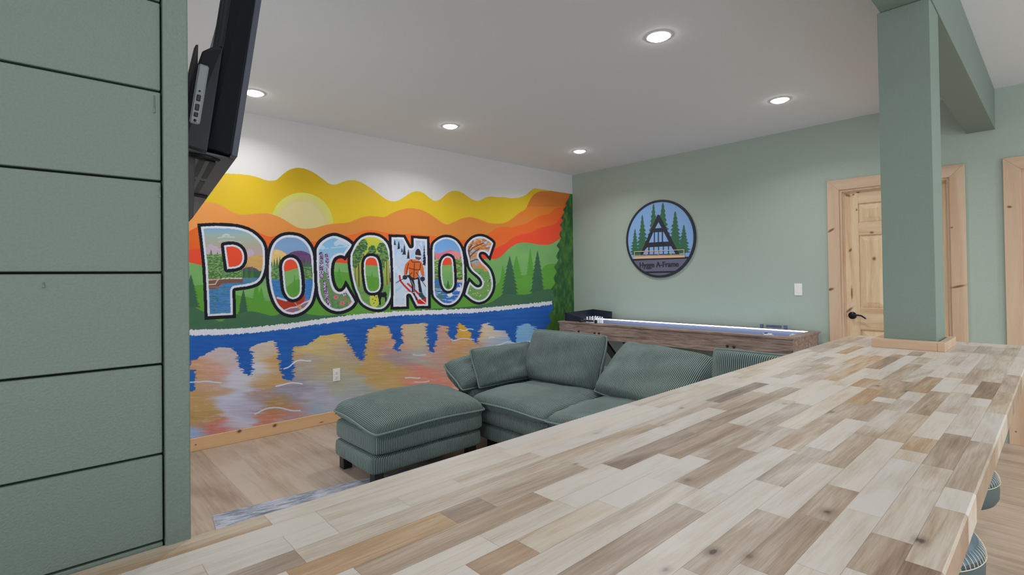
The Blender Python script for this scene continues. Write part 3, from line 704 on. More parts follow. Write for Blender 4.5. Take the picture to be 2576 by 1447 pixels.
def letter_bounds(body):
    return x[body].min(), x[body].max(), y[body].min(), y[body].max()
def foliage(mask, dark, light, sx=5, sy=2.2, k=71, thr=0.5):
    f = fbm(x / sx, y / sy, k, 2); PA.fill(mask, g(dark, light, np.clip((f - thr + 0.15) * 3.2, 0, 1)))
def hgrad(mask, stops):
    ys_ = [s_[0] for s_ in stops]; cc = np.stack([np.interp(y, ys_, [s_[1][i] for s_ in stops]) for i in range(3)], -1); PA.fill(mask, cc)
for li, (nm, outer, holes, body, d, dh, B1, B2, k, hole) in enumerate(LET):
    B = body
    if li == 0:
        hgrad(B, [(570, (112, 162, 210)), (590, (150, 172, 170)), (612, (166, 166, 150)), (634, (178, 160, 160)), (650, (196, 156, 150))])
        PA.line([(548,598.5),(565,596),(590,597)], 2.5, (196, 202, 206), .8, B); PA.line([(561,593),(568,590),(576,592)], 4.5, (192, 200, 206), .8, B)
        PA.line([(550,608),(570,604),(590,606)], 2, (190, 190, 186), .7, B); PA.line([(580,609),(596,608),(610,610)], 2, (196, 190, 186), .7, B)
        for a, b_, r_ in ((530, 624, 10), (540, 630, 11), (552, 634, 9), (629, 637, 10), (520, 632, 8)): PA.fill(B & (np.hypot(x - a, y - b_) < r_), (186, 172, 190), .85)
        PA.fill(B & (np.hypot((x - 648) / 40, (y - 684) / 42) < 1), g((206, 168, 106), (190, 150, 96), fbm(x / 20, y / 5, 3)))
        PA.fill(B & (np.hypot((x - 628) / 26, (y - 690) / 18) < 1), (96, 80, 104))
        PA.fill(B & (y > 682 + (x - 640) * 0.03) & (x > 600), (62, 92, 76))
        for a, yt in ((517, 626), (524, 640), (531, 626), (540, 640), (547, 631), (556, 645), (565, 648), (575, 662), (585, 668), (598, 672), (620, 668), (634, 668)):
            conifer(a, yt, 700, 12 if a < 590 else 7, (74, 112, 70), 9, B, seed=a)
        foliage(B & (y > 640) & (y < 702) & (x < 611) & (y > 640 + np.maximum(0, x - 560) * 0.75), (70, 108, 66), (126, 162, 100), 4, 1.8)
        PA.fill(B & (y > 699) & (x > 600), g((72, 118, 168), (92, 136, 150), fbm(x / 8, y / 2, 9)))
        PA.fill(B & (y > 712), g((52, 104, 168), (92, 146, 192), fbm(x / 14, y / 1.6, 8)))
        PA.fill(B & (y > 716) & (fbm(x / 6, y / 2, 18) > 0.62) & (np.abs(x - 540) < 9), (74, 112, 88), .8); PA.fill(B & (y > 716) & (fbm(x / 6, y / 2, 28) > 0.62) & (np.abs(x - 563) < 6), (74, 112, 88), .8)
        PA.poly(c2([(262,800),(360,795),(400,790),(680,765),(682,825),(430,835),(385,890),(320,905),(262,905)]), (118, 88, 74), 1, B)
        PA.line(c2([(265,850),(345,845),(360,815),(390,780)]), 2.4, (196, 192, 196), 1, B)
        for a in (430, 480, 530, 570, 600, 640): PA.line(c2([(a, 775), (a + 26, 773)]), 3, (206, 204, 206), 1, B)
        PA.line(c2([(270,880),(380,880),(420,850)]), 2, (150, 118, 96), 1, B)
    elif li == 1:
        hgrad(B, [(590, (124, 150, 184)), (620, (122, 158, 202)), (650, (138, 150, 176))])
        PA.fill(B & (np.hypot((x - 694) / 34, (y - 662) / 34) < 1), g((212, 176, 104), (224, 196, 140), fbm(x / 12, y / 4, 2)))
        PA.fill(B & (np.hypot((x - 752) / 42, (y - 668) / 37) < 1), g((92, 66, 106), (110, 80, 124), fbm(x / 12, y / 4, 2)))
        for a in range(676, 712, 7): conifer(a, 642 + (a * 7 % 13), 706, 9, (78, 116, 76), 9, B, seed=a)
        for a in range(756, 796, 7): conifer(a, 650 + (a * 5 % 11), 704, 9, (74, 112, 86), 9, B, seed=a)
        foliage(B & (y > 672) & (y < 706), (72, 108, 72), (122, 158, 100), 5, 1.8)
        PA.fill(B & (y > 704), g((46, 98, 166), (84, 142, 196), fbm(x / 12, y / 1.8, 8)))
        PA.fill(B & (y > 757 - (x - 740) * 0.12) & (x > 716), g((110, 122, 166), (178, 92, 92), fbm(x / 16, y / 4, 6)))
        PA.poly(c2([(1025,975),(1070,1000),(1180,1030),(1300,1020),(1430,958),(1428,1040),(1400,1090),(1330,1110),(1240,1150),(1180,1165),(1100,1110),(1050,1050)]), g((180, 56, 40), (160, 62, 50), fine), 1, B)
        PA.line(c2([(1100,1010),(1200,1040),(1230,1035)]), 5, (176, 196, 222), 1, B)
        PA.line(c2([(1180,1162),(1260,1130),(1340,1120),(1420,1070),(1500,1040)]), 3.2, (206, 206, 226), .9, B)
        PA.line(c2([(1160,900),(1240,1000),(1320,1080),(1380,1160)]), 2.2, (196, 152, 116), 1, B)
        PA.line(c2([(1360,1100),(1395,1160)]), 5, (196, 150, 110), 1, B)
    elif li == 2:
        hgrad(B, [(590, (124, 172, 214)), (650, (138, 186, 218)), (680, (140, 180, 190))])
        for a, b_, r_ in ((846, 613, 6), (853, 609, 7), (862, 610, 7), (870, 615, 5), (805, 620, 7), (812, 623, 5)): PA.fill(B & (np.hypot(x - a, y - b_) < r_), (178, 202, 226))
        PA.line([(834,624),(850,622),(880,620)], 3, (176, 200, 226), 1, B); PA.line([(800,626),(826,625)], 2.5, (170, 198, 226), .9, B)
        PA.fill(B & (y > 684 + 4 * np.sin(x / 5)), g((88, 126, 88), (112, 148, 92), fbm(x / 9, y / 3, 5)))
        lup = lambda pts, w: PA.fill((PA.dist(pts, False, 20) < w) & B, g((98, 62, 110), (206, 190, 222), (hsh(np.floor(x / 1.6), np.floor(y / 1.6), 3) > 0.62).astype(float)))
        lup(c2([(1628,475),(1632,560),(1630,640),(1632,760)]), 4.6); lup(c2([(1690,490),(1705,600),(1715,700),(1722,790)]), 4.2); lup(c2([(1670,820),(1680,900),(1695,1000),(1725,1110)]), 4.6); lup([(869, 728), (866, 742)], 4)
        for a, b_, r_ in ((845, 748, 7.5), (861, 763, 8), (803, 714, 5), (882, 765, 8), (868, 752, 4)):
            th = np.arctan2(y - b_, x - a); PA.fill(B & (np.hypot(x - a, (y - b_) * 1.15) < r_ * (0.78 + 0.22 * np.cos(th * 8))), (196, 118, 122)); PA.fill(B & (np.hypot(x - a, y - b_) < 2), (190, 80, 70))
        for a in (808, 822, 838, 852): PA.line([(a, 788), (a - 2, 760)], 1.4, (60, 110, 60), 1, B)
    elif li == 3:
        hgrad(B, [(590, (196, 196, 66)), (615, (186, 190, 70)), (650, (160, 178, 98)), (700, (142, 168, 84)), (716, (124, 156, 84)), (730, (96, 146, 84))])
        for a, w in ((902.5, 3.6), (915.5, 3.2), (961, 2.4), (973, 2.2), (981, 3), (894, 1.6)): PA.line([(a - 1, 640), (a, 700), (a + (0.5 if a < 950 else 1), 736 if a < 950 else 716)], w, (112, 76, 52), 1, B)
        for a, b_, r1, r2 in ((899, 640, 14, 26), (913, 618, 13, 18), (893, 660, 9, 16), (936, 630, 11, 14), (961, 625, 14, 16), (968, 640, 14, 20), (944, 645, 18, 9), (958, 668, 11, 18), (930, 640, 10, 7)):
            foliage(B & (np.hypot((x - a) / r1, (y - b_) / r2) < 0.9 + 0.3 * (fbm(x / 4, y / 2.5, 17) - 0.5)), (58, 92, 62), (112, 146, 84), 4.5, 2, 44)
        for a, b_ in ((902, 736), (916, 738)):
            for q in (-9, -4, 4, 9): PA.line([(a, b_ - 6), (a + q, b_ + 2)], 1.8, (112, 76, 52), 1, B)
        PA.fill(B & (y > 722), g((98, 144, 82), (128, 164, 84), fbm(x / 14, y / 6, 3)), .75)
        PA.fill(B & (np.hypot((x - 942) / 12.5, (y - 754) / 19) < 1), (190, 196, 84)); PA.line([(955,737),(951,733),(955,729)], 4, (196, 190, 70), 1, B)
        for a, b_ in ((936, 742), (942, 745), (938, 753), (944, 756), (940, 763), (946, 748)): PA.fill(B & (np.hypot(x - a, y - b_) < 1.4), (40, 42, 36))
        PA.poly([(950,737),(956,735),(970,737),(972,743),(973,752),(971,760),(968.5,760),(968,748),(960,748),(957.5,756),(958,768),(954,768),(952,752),(950,746)], (34, 36, 44), 1, B); PA.line([(948,739),(956,741),(969,736),(972,742)], 3.4, (34, 36, 44), 1, B)
    elif li == 4:
        hgrad(B, [(590, (162, 178, 204)), (640, (182, 198, 222)), (700, (188, 204, 228)), (775, (190, 206, 232))])
        PA.fill(B & (fbm((x + y) / 10, (x - y) / 30, 4) > 0.55), (150, 186, 228), .55)
        PA.fill(B & (fbm((x - y * .4) / 14, y / 30, 14) > 0.6), (210, 218, 234), .6)
        for a, yt, yb, hw in ((993, 602, 616, 4), (1003, 606, 626, 5), (1017, 614, 640, 6), (1027, 624, 650, 5), (1067, 614, 666, 5), (1070, 640, 668, 4), (1011, 622, 634, 3)):
            conifer(a, yt, yb, hw, (40, 46, 58), 7, B, jag=.6, seed=int(a))
        PA.line(c3([(935,810),(945,880),(1000,950),(1100,1050),(1180,1130),(1240,1240)]), 4.5, (190, 44, 36), 1, B)
        PA.line(c3([(1060,930),(1180,1040),(1260,1120),(1340,1200)]), 4.5, (190, 44, 36), 1, B)
        PA.poly(c3([(1190,1180),(1345,1130),(1345,1245),(1205,1245)]), (190, 46, 38), 1, B); PA.line(c3([(1150,1060),(1250,1160),(1340,1230)]), 2.2, (220, 214, 222), 1, B)
        PA.poly(c3([(1035,800),(1080,850),(1120,960),(1120,1060),(1165,1060),(1170,960),(1150,870),(1210,860),(1215,950),(1230,1060),(1280,1060),(1260,960),(1240,860),(1205,800),(1120,790)]), (40, 42, 54), 1, B)
        PA.line(c3([(1110,880),(1150,960),(1150,1050)]), 2, (160, 160, 180), .8, B)
        PA.poly(c3([(1110,1070),(1165,1065),(1180,1120),(1210,1170),(1180,1185),(1130,1140)]), (44, 40, 50), 1, B); PA.poly(c3([(1230,1065),(1275,1060),(1300,1100),(1335,1140),(1290,1165),(1230,1120)]), (52, 74, 70), 1, B)
        PA.poly(c3([(1100,555),(1060,590),(1020,640),(1000,740),(1005,800),(1050,790),(1070,700),(1075,780),(1120,830),(1180,850),(1210,830),(1240,700),(1260,780),(1280,820),(1310,810),(1300,700),(1270,600),(1200,570)]), (206, 104, 52), 1, B)
        for ln in ([(1110,570),(1130,600),(1240,600)], [(1080,690),(1160,715),(1240,720)], [(1160,620),(1150,840)], [(1070,620),(1050,700),(1040,780)], [(1255,620),(1240,720)], [(1085,790),(1125,765)]): PA.line(c3(ln), 1.8, (86, 40, 34), 1, B)
        PA.fill(B & (np.hypot((x - 1051.5) / 7.2, (y - 641) / 15) < 1), (48, 40, 48)); PA.line(c3([(1185,505),(1255,515)]), 4.5, (196, 190, 206), 1, B); PA.line(c3([(1185,535),(1250,545)]), 4, (90, 92, 112), 1, B); PA.line(c3([(1180,565),(1225,575)]), 4, (206, 150, 120), 1, B)
        PA.fill(B & (np.hypot(x - 1018.5, y - 698) < 6), (42, 50, 66)); PA.fill(B & (np.hypot(x - 1063, y - 702) < 6), (42, 50, 66))
        PA.line(c3([(870,920),(1010,845)]), 1.5, (40, 40, 50), 1, B); PA.line(c3([(1190,760),(1270,880),(1340,985)]), 1.5, (40, 40, 50), 1, B)
    elif li == 5:
        hgrad(B, [(600, (104, 156, 220)), (632, (120, 166, 218))])
        PA.fill(B & (y > 633 + 4 * np.sin((x - 1090) / 9)), (206, 120, 144)); PA.fill(B & (np.hypot((x - 1143) / 22, (y - 648) / 16) < 1), (216, 140, 142))
        for a in range(1086, 1182, 8): conifer(a, 638 + (a * 7 % 12), 700, 8, (86, 122, 66), 8, B, seed=a)
        foliage(B & (y > 652) & (y < 706), (74, 112, 60), (154, 182, 110), 5, 1.7)
        PA.fill(B & (y > 704), g((44, 92, 176), (74, 128, 196), fbm(x / 10, y / 2, 8)))
        PA.fill(B & (y > 712) & (x < 1118) & (x > 1092) & (fbm(x / 6, y / 3, 3) > .45), (80, 122, 96), .8)
        PA.fill(B & (y > 722) & (fbm(x / 12, y / 1.6, 19) > 0.62), (196, 210, 236), .8)
        PA.poly(c3([(1775,840),(1840,858),(1900,850),(1930,835),(1925,900),(1870,912),(1800,905),(1770,880)]), (206, 186, 156), 1, B); PA.line(c3([(1785,850),(1850,862),(1900,852)]), 2.4, (60, 50, 44), 1, B)
        for a, b_ in ((1132, 742), (1155, 728)):
            PA.fill(B & (np.hypot((x - a) / 7, (y - b_) / 5) < 1), (214, 216, 226)); PA.line([(a + 3, b_), (a + 4, b_ - 9), (a + 1.5, b_ - 12)], 2.4, (216, 218, 228), 1, B)
    else:
        hgrad(B, [(590, (156, 186, 214)), (660, (140, 170, 190)), (682, (110, 152, 100)), (765, (112, 156, 90))])
        foliage(B & (y < 628), (176, 110, 66), (222, 150, 92), 5, 3, 66, .45)
        PA.fill(B & (y < 622) & (fbm(x / 6, y / 5, 77) > 0.63), (158, 190, 216))
        PA.fill(B & (y > 628) & (y < 676) & (fbm(x / 8, y / 2.4, 91) > 0.47), (204, 132, 78))
        PA.line(c3([(1960,420),(1985,520),(1990,600),(2020,690)]), 7, (92, 62, 44), 1, B)
        for ln in ([(1985,450),(2050,380),(2210,310)], [(2000,520),(2080,440),(2140,400)], [(1990,470),(1990,400),(2030,340)], [(2000,600),(2090,560),(2170,570)]): PA.line(c3(ln), 2.4, (84, 66, 60), 1, B)
        PA.fill(B & (y > 676), g((98, 146, 84), (122, 162, 96), fbm(x / 8, y / 5, 4)))
        PA.fill(B & (np.hypot((x - 1222) / 6, (y - 678) / 5) < 1), (212, 136, 70)); PA.line(c3([(2330,800),(2290,900)]), 2, (110, 80, 60), 1, B); PA.line(c3([(2160,770),(2120,775),(2200,880)]), 2, (96, 80, 70), 1, B)
        PA.fill(B & (y > 690) & (hsh(np.floor(x / 2), np.floor(y / 2), 6) > 0.965), (222, 212, 140))
    # white line then black line
    tr = fbm(x / 9, y / 9, 40 + li) * 1.6 - 0.8
    PA.fill(body & (d < B2 + tr), (206, 212, 234))
    PA.fill(body & (d < B1 + 0.4 * tr), (30, 32, 40))
    PA.fill(body & (dh < B1 + 0.4 * tr), (30, 32, 40)); PA.fill(hole & (dh < 4.6 * k), (206, 212, 234))
    LID[body | (hole & (dh < 4.6 * k))] = li + 1
    LID[hole] = np.where(LID[hole] == 0, 0, LID[hole])

MK = 1.2                            # traced colours were seen in room light; paint reflects more than that
def srgb2lin(c):
    c = c / 255.0
    return np.where(c <= 0.04045, c / 12.92, ((c + 0.055) / 1.055) ** 2.4)
LINC = np.clip(srgb2lin(PA.rgb) * MK, 0, 0.9)

def paint_mat():
    m, nt, b = newmat('wall_paint_picture'); N = NT(nt)
    at = N.n('ShaderNodeVertexColor'); at.layer_name = 'paint'
    N.l(at.outputs[0], b.inputs['Base Color']); b.inputs['Roughness'].default_value = 0.8; b.inputs['Specular IOR Level'].default_value = 0.15
    tc = N.n('ShaderNodeTexCoord').outputs['Object']
    N.bump(N.noise(tc, 260, 2), 0.18, 0.002, b)
    return m
M_PAINT = paint_mat()
H_, W_ = PA.sh
vid = np.arange(H_ * W_).reshape(H_, W_)
fq = np.stack([vid[:-1, :-1], vid[:-1, 1:], vid[1:, 1:], vid[1:, :-1]], -1).reshape(-1, 4)
on4 = (PA.on.reshape(-1)[fq]).sum(1) >= 2
fl = LID[:-1, :-1].reshape(-1)
def grid_mesh(name, sel, yoff, parent):
    f = fq[sel]; used, inv = np.unique(f, return_inverse=True); inv = inv.reshape(-1)
    co = np.stack([PA.X.reshape(-1)[used], np.full(len(used), YM - yoff), PA.Z.reshape(-1)[used]], 1).astype(np.float32)
    me = bpy.data.meshes.new(name); me.vertices.add(len(used)); me.vertices.foreach_set('co', co.ravel())
    me.loops.add(len(inv)); me.loops.foreach_set('vertex_index', inv.astype(np.int32))
    me.polygons.add(len(f)); me.polygons.foreach_set('loop_start', np.arange(0, len(inv), 4, dtype=np.int32)); me.polygons.foreach_set('loop_total', np.full(len(f), 4, np.int32))
    me.update(calc_edges=True)
    ca = me.color_attributes.new('paint', 'FLOAT_COLOR', 'POINT')
    rgba = np.ones((len(used), 4), np.float32); rgba[:, :3] = LINC.reshape(-1, 3)[used]; ca.data.foreach_set('color', rgba.ravel())
    return link(name, me, M_PAINT, parent)
# the white rows just above the crest stay wall paint
mural = grid_mesh('mural', on4 & (fl == 0), 0.0012, wall_mural)
mural['label'] = 'painted sunset, hills and lake mural'
for i, nm in enumerate(('P', 'O', 'C', 'O', 'N', 'O', 'S')):
    o = grid_mesh('painted_letter', on4 & (fl == i + 1), 0.0012, mural)
    o['label'] = 'painted letter %s filled with a small landscape' % nm
# ---------------------------------------------------------------- butcher-block counter
CT = 1.005                          # top of the counter
ROWS = [0.090, 0.121, 0.1605, 0.200, 0.2405, 0.2795, 0.3200, 0.362, 0.4025, 0.4430, 0.4825, 0.5230, 0.5665, 0.6040, 0.6450, 0.6850, 0.722]
CX0, CX1 = -1.2, 2.965
# staves read off the photograph: near end, far end (pixels of the top's surface), tone 0..1.., warmth
SA = [  # (ox, oy, scale, [(x0,y0,x1,y1,tone,warm)...])
 (0, 1140, 2.862, [(260,865,1940,492,.42,.7),(1640,868,2168,750,.50,.1),(1130,868,1462,815,.34,.3),(860,838,2330,470,.03,.2),(1500,810,2120,690,.02,.0)]),
 (700, 1040, 3.22, [(195,1170,1665,706,.62,.15),(80,1300,1440,880,.48,1.),(640,1280,2238,714,.52,.35),(1640,1310,2170,1160,.66,.6),(1150,1300,1360,1260,.55,.4),(370,862,1030,728,.20,.1),(1430,545,2280,400,.30,.3),(1440,850,2200,720,.34,.0),(1690,690,2576,470,.38,.2)]),
 (1200, 900, 3.22, [(640,845,1500,540,.46,.3),(1080,880,1800,620,.66,.15),(1490,828,2120,545,.56,.3),(1810,812,2330,600,.50,.15),(1690,600,2420,320,.60,.2),(1910,358,2310,206,.74,.0),(1980,400,2340,290,.36,.3),(2250,400,2576,270,.50,.2),(1720,1040,2235,760,.58,.2),(350,1085,640,1165,.45,.3),(820,835,1430,610,.18,.0),(1420,395,1900,210,.22,.5),(1440,600,2020,430,.05,.2),(2080,520,2500,380,.18,.1),(600,840,1400,540,.40,.4)]),
 (1300, 1100, 3.22, [(270,1080,1372,562,.50,.15),(1420,1090,2070,620,.42,.2),(720,1090,1290,760,-.02,.0),(1480,400,2150,90,.10,.0),(440,560,1290,170,.02,.1),(2000,1100,2530,690,.58,.2),(1990,360,2310,150,.42,.0),(730,540,1300,400,.03,.1)]),
 (1900, 1100, 4.17, [(130,1400,790,900,.55,.25),(200,1330,940,540,.52,.25),(1000,1380,1340,1035,.52,.3),(1780,1400,1790,1365,.74,.3),(1880,1330,2180,800,.38,.4),(2345,560,2440,66,.42,.2),(1970,285,2260,0,.54,.2),(1650,230,1850,20,.44,.8),(790,300,1250,0,.46,.3),(290,250,740,140,.36,.0),(1150,560,1560,130,.24,.6),(1480,1000,2030,340,.30,.4),(1160,800,1550,240,.02,.0),(1560,1100,1840,560,.10,.3),(2140,560,2300,590,.0,.2)]),
 (1850, 840, 3.548, [(1000,182,1125,114,.52,.9),(960,258,1115,192,.42,.9),(820,415,1260,195,.46,.9),(1220,285,1395,180,.46,.6),(1290,318,1445,212,.66,.4),(1650,203,1680,163,.56,.2),(1610,245,1660,210,.34,.3),(1520,290,1590,255,.34,.1),(760,165,940,98,.50,.1),(705,145,850,98,.40,.2),(930,92,1080,25,.36,.5),(570,298,790,203,.34,.0),(430,300,640,212,.24,.2),(60,400,250,318,.26,.5),(400,398,600,290,.28,.1),(480,465,740,342,.24,.3),(60,610,250,532,.36,.0),(60,640,560,488,.46,.1),(260,740,520,600,.32,.0),(260,850,680,640,.38,.0),(860,748,1080,622,.42,.3),(1020,605,1290,500,.60,.9),(1060,470,1190,400,.44,.8),(1240,490,1400,418,.46,.4),(1450,405,1690,280,.46,.4),(1370,575,1550,430,.52,.4),(1600,520,1740,384,.58,.8),(1780,495,1960,345,.34,.3),(1650,722,1840,520,.52,.4),(1810,695,1950,520,.30,.2),(1050,765,1230,600,.40,.2),(1400,685,1460,585,.30,.2),(930,1000,1255,835,.46,.3),(480,1030,850,800,.42,.4),(100,990,420,830,.34,.0),(2120,568,2225,426,.84,.3),(2370,510,2455,368,.44,.2),(2290,705,2380,520,.36,.5),(2060,450,2140,312,.38,.2),(2230,400,2380,230,.30,.3),(2215,175,2290,112,.36,.2),(2470,228,2500,125,.34,.3),(1480,230,1500,160,.05,.4),(2060,840,2130,640,.22,.2),(1950,850,2030,845,.5,.2),(1840,540,2000,400,.02,.1)])]
rows = {k: [] for k in range(len(ROWS) - 1)}
for ox, oy, sc, lst in SA:
    for a, b_, c_, d_, tone, warm in lst:
        p0 = P2W(ox + a / sc, oy + b_ / sc, 2, CT); p1 = P2W(ox + c_ / sc, oy + d_ / sc, 2, CT)
        ym = p1.y if p0.x < 0.15 else (p0.y + p1.y) / 2
        k = min(max(int(np.searchsorted(ROWS, ym)) - 1, 0), len(ROWS) - 2)
        x0, x1 = min(p0.x, p1.x), max(p0.x, p1.x)
        if x1 - x0 < 0.06: x0 = x1 - 0.06 if abs(p0.x - p1.x) < 0.02 and x1 < 1.0 else x0
        rows[k].append([x0, x1, tone, warm])
rs = random.Random(12)
bm = bmesh.new(); cl = bm.loops.layers.float_color.new('stave')
TH = 0.039
def face(pts, tone, seed, warm):
    f = bm.faces.new([bm.verts.new(p) for p in pts])
    for l_ in f.loops: l_[cl] = (tone, seed, warm, 1)
for k in range(len(ROWS) - 1):
    y0, y1 = ROWS[k], ROWS[k + 1]
    # later entries give way to earlier ones; gaps are filled with pale staves
    lst = sorted(rows[k], key=lambda q: q[0]); segs = []; cur = CX0
    def fillgap(a, b_):
        while b_ - a > 0.004:
            L = rs.uniform(0.22, 0.55)
            if b_ - a - L < 0.12: L = b_ - a
            segs.append([a, a + L, rs.choice([-.02, .0, .03, .05, .08, .12, .16, .22, .3]), rs.choice([0, .1, .2, .3, .6])]); a += L
    for q in lst:
        a, b_ = max(q[0], cur), min(q[1], CX1)
        if b_ - a < 0.03: continue
        if a - cur > 0.05: fillgap(cur, a)
        else: a = cur
        segs.append([a, b_, q[2], q[3]]); cur = b_
    fillgap(cur, CX1)
    for a, b_, tone, warm in segs:
        sd = rs.random(); g_ = 0.00012
        face([(a + g_, y0 + g_, CT), (b_ - g_, y0 + g_, CT), (b_ - g_, y1 - g_, CT), (a + g_, y1 - g_, CT)], tone, sd, warm)
        if k == 0:
            face([(a, y0 - 0.0025, CT - TH), (b_, y0 - 0.0025, CT - TH), (b_, y0 - 0.0025, CT - 0.0025), (a, y0 - 0.0025, CT - 0.0025)], tone + .24, sd, .5)
            face([(a, y0 - 0.0025, CT - 0.0025), (b_, y0 - 0.0025, CT - 0.0025), (b_, y0 + g_, CT), (a, y0 + g_, CT)], tone, sd, warm)
        if k == len(ROWS) - 2:
            face([(b_, y1 + 0.0015, CT - TH), (a, y1 + 0.0015, CT - TH), (a, y1 + 0.0015, CT - 0.002), (b_, y1 + 0.0015, CT - 0.002)], tone + .3, sd, 1.0)
            face([(b_, y1 + 0.0015, CT - 0.002), (a, y1 + 0.0015, CT - 0.002), (a, y1 - g_, CT), (b_, y1 - g_, CT)], tone + .2, sd, 1.0)
        if b_ >= CX1 - 1e-6:
            face([(CX1 + 0.001, y0, CT - TH), (CX1 + 0.001, y1, CT - TH), (CX1 + 0.001, y1, CT - 0.001), (CX1 + 0.001, y0, CT - 0.001)], tone + .1, sd, warm)
            face([(CX1 + 0.001, y0, CT - 0.001), (CX1 + 0.001, y1, CT - 0.001), (CX1 - g_, y1 - g_, CT), (CX1 - g_, y0 + g_, CT)], tone, sd, warm)
# core under the staves (its glue lines show as hair-thin seams) and the underside
y0, y1 = ROWS[0], ROWS[-1]
for f_ in ([(CX0, y0, CT - 0.0004), (CX1, y0, CT - 0.0004), (CX1, y1, CT - 0.0004), (CX0, y1, CT - 0.0004)],
           [(CX0, y1 + 0.0015, CT - TH), (CX1, y1 + 0.0015, CT - TH), (CX1, y0 - 0.0025, CT - TH), (CX0, y0 - 0.0025, CT - TH)],
           [(CX0, y0 - 0.0025, CT - TH), (CX0, y0 - 0.0025, CT - 0.002), (CX0, y1, CT - 0.002), (CX0, y1, CT - TH)]):
    face(f_, 0.55, 0.3, 0.3)
me = bpy.data.meshes.new('bar_counter'); bm.to_mesh(me); bm.free()
counter = link('bar_counter', me, M_STAVE)
# the wall front stands behind the counter's left stretch
tag(counter, 'long bar counter of mixed pale and brown acacia blocks in the foreground', 'counter')

# ---------------------------------------------------------------- downlights
M_TRIM = plain('white_light_trim', (235, 235, 235), 0.5)
M_LENS = plain('lit_lens', (255, 255, 255), 0.4, emit=(255, 252, 248), strength=22)
LP = [((2.667, 1.589), 'recessed ceiling light nearest the camera, above the counter middle'),
      ((1.169, 4.074), 'recessed ceiling light beside the edge of the television'),
      ((2.775, 3.814), 'recessed ceiling light above the middle of the painted wall'),
      ((4.429, 3.651), 'smallest recessed ceiling light, near the corner of the two walls'),
      ((4.383, 1.529), 'recessed ceiling light between the round sign wall and the column')]
for (lx, ly), lab in LP:
    t = empty('downlight', (lx, ly, CEIL)); tag(t, lab, 'ceiling light', 'recessed ceiling lights')
    b = MB(); b.lathe([(0.060, -0.0005), (0.078, -0.0005), (0.078, -0.004), (0.062, -0.0065), (0.060, -0.0005)], None, 40); b.build('trim_ring', M_TRIM, t)
    b = MB(); b.lathe([(0.0, -0.021), (0.025, -0.020), (0.044, -0.0165), (0.056, -0.011), (0.0605, -0.005), (0.0605, -0.0008)], None, 40); b.build('lens', M_LENS, t)
def lamp(name, x_, y_, z_, w_, r_=0.07, col=(1.0, 0.99, 0.98)):
    L = bpy.data.lights.new(name, 'AREA'); L.shape = 'DISK'; L.size = 2 * r_; L.energy = w_; L.color = col; L.spread = math.radians(144)
    o = bpy.data.objects.new(name, L); COL.objects.link(o); o.location = (x_, y_, z_); return o
for (lx, ly), lab in LP: lamp('downlight_lamp', lx, ly, CEIL - 0.023, LIGHT_W * (0.62 if ly > 4 else 1.0), 0.058)
# unseen lamps without fittings, added for fill, mostly over the bar side
for lx, ly in ((1.17, 1.6), (0.2, -1.1), (1.9, -1.2), (3.5, -1.2), (4.9, -0.9)):
    lamp('downlight_lamp', lx, ly, CEIL - 0.023, LIGHT_W * (0.62 if ly > 4 else 1.0), 0.058)

# ---------------------------------------------------------------- wall plates
def plate(name, loc, rz, label, cat, kind):
    """faces local -y"""
    t = empty(name, loc, rz); tag(t, label, cat)
    b = MB(); b.rbox((-0.035, -0.006, -0.058), (0.035, 0.0, 0.058), 0.0025, 2); b.build('cover_plate', M_WPLATE, t)
    if kind == 'outlet':
        for s in (-1, 1):
            b = MB(); b.rbox((-0.0165, -0.0085, s * 0.0205 - 0.0155), (0.0165, -0.0055, s * 0.0205 + 0.0155), 0.0012, 1)
            rec = b.build('receptacle', M_WPLATE, t)
            b = MB()
            b.box((-0.008, -0.0092, s * 0.0205 + 0.001), (-0.006, -0.0084, s * 0.0205 + 0.009)); b.box((0.006, -0.0092, s * 0.0205 + 0.002), (0.008, -0.0084, s * 0.0205 + 0.009))
            b.box((-0.0025, -0.0092, s * 0.0205 - 0.010), (0.0025, -0.0084, s * 0.0205 - 0.005)); b.build('slot', M_SLOT, rec)
    else:
        b = MB(); b.rbox((-0.0165, -0.0085, -0.033), (0.0165, -0.0055, 0.033), 0.0015, 1); b.build('rocker', M_WPLATE, t)
    return t
pa = P2W(846, 943, 1, YM); plate('wall_outlet', (pa.x, YM - 0.002, pa.z), 0, 'white wall outlet in the tan part of the painted lake', 'outlet', 'outlet')
pa = P2W(1330.5, 869.5, 1, YM); plate('wall_outlet', (pa.x, YM - 0.002, pa.z), 0, 'white wall outlet just left of the tallest sofa cushion', 'outlet', 'outlet')
pa = P2W(2008.5, 728.5, 0, XG); plate('light_switch', (XG - 0.001, pa.y, pa.z), math.radians(-90), 'white rocker light switch on the sage wall by the pine door', 'switch', 'switch')

# ---------------------------------------------------------------- rug
b = MB(); b.rbox((0.0, -2.1, 0.0), (1.50, 0.0, 0.007), 0.002, 1)
rug = b.build('area_rug', M_RUG); rug.location = (0.70, 3.255, 0.0005); rug.rotation_euler = (0, 0, math.radians(-7.5))
tag(rug, 'distressed blue-grey area rug on the plank floor, reaching under the ottoman', 'rug')
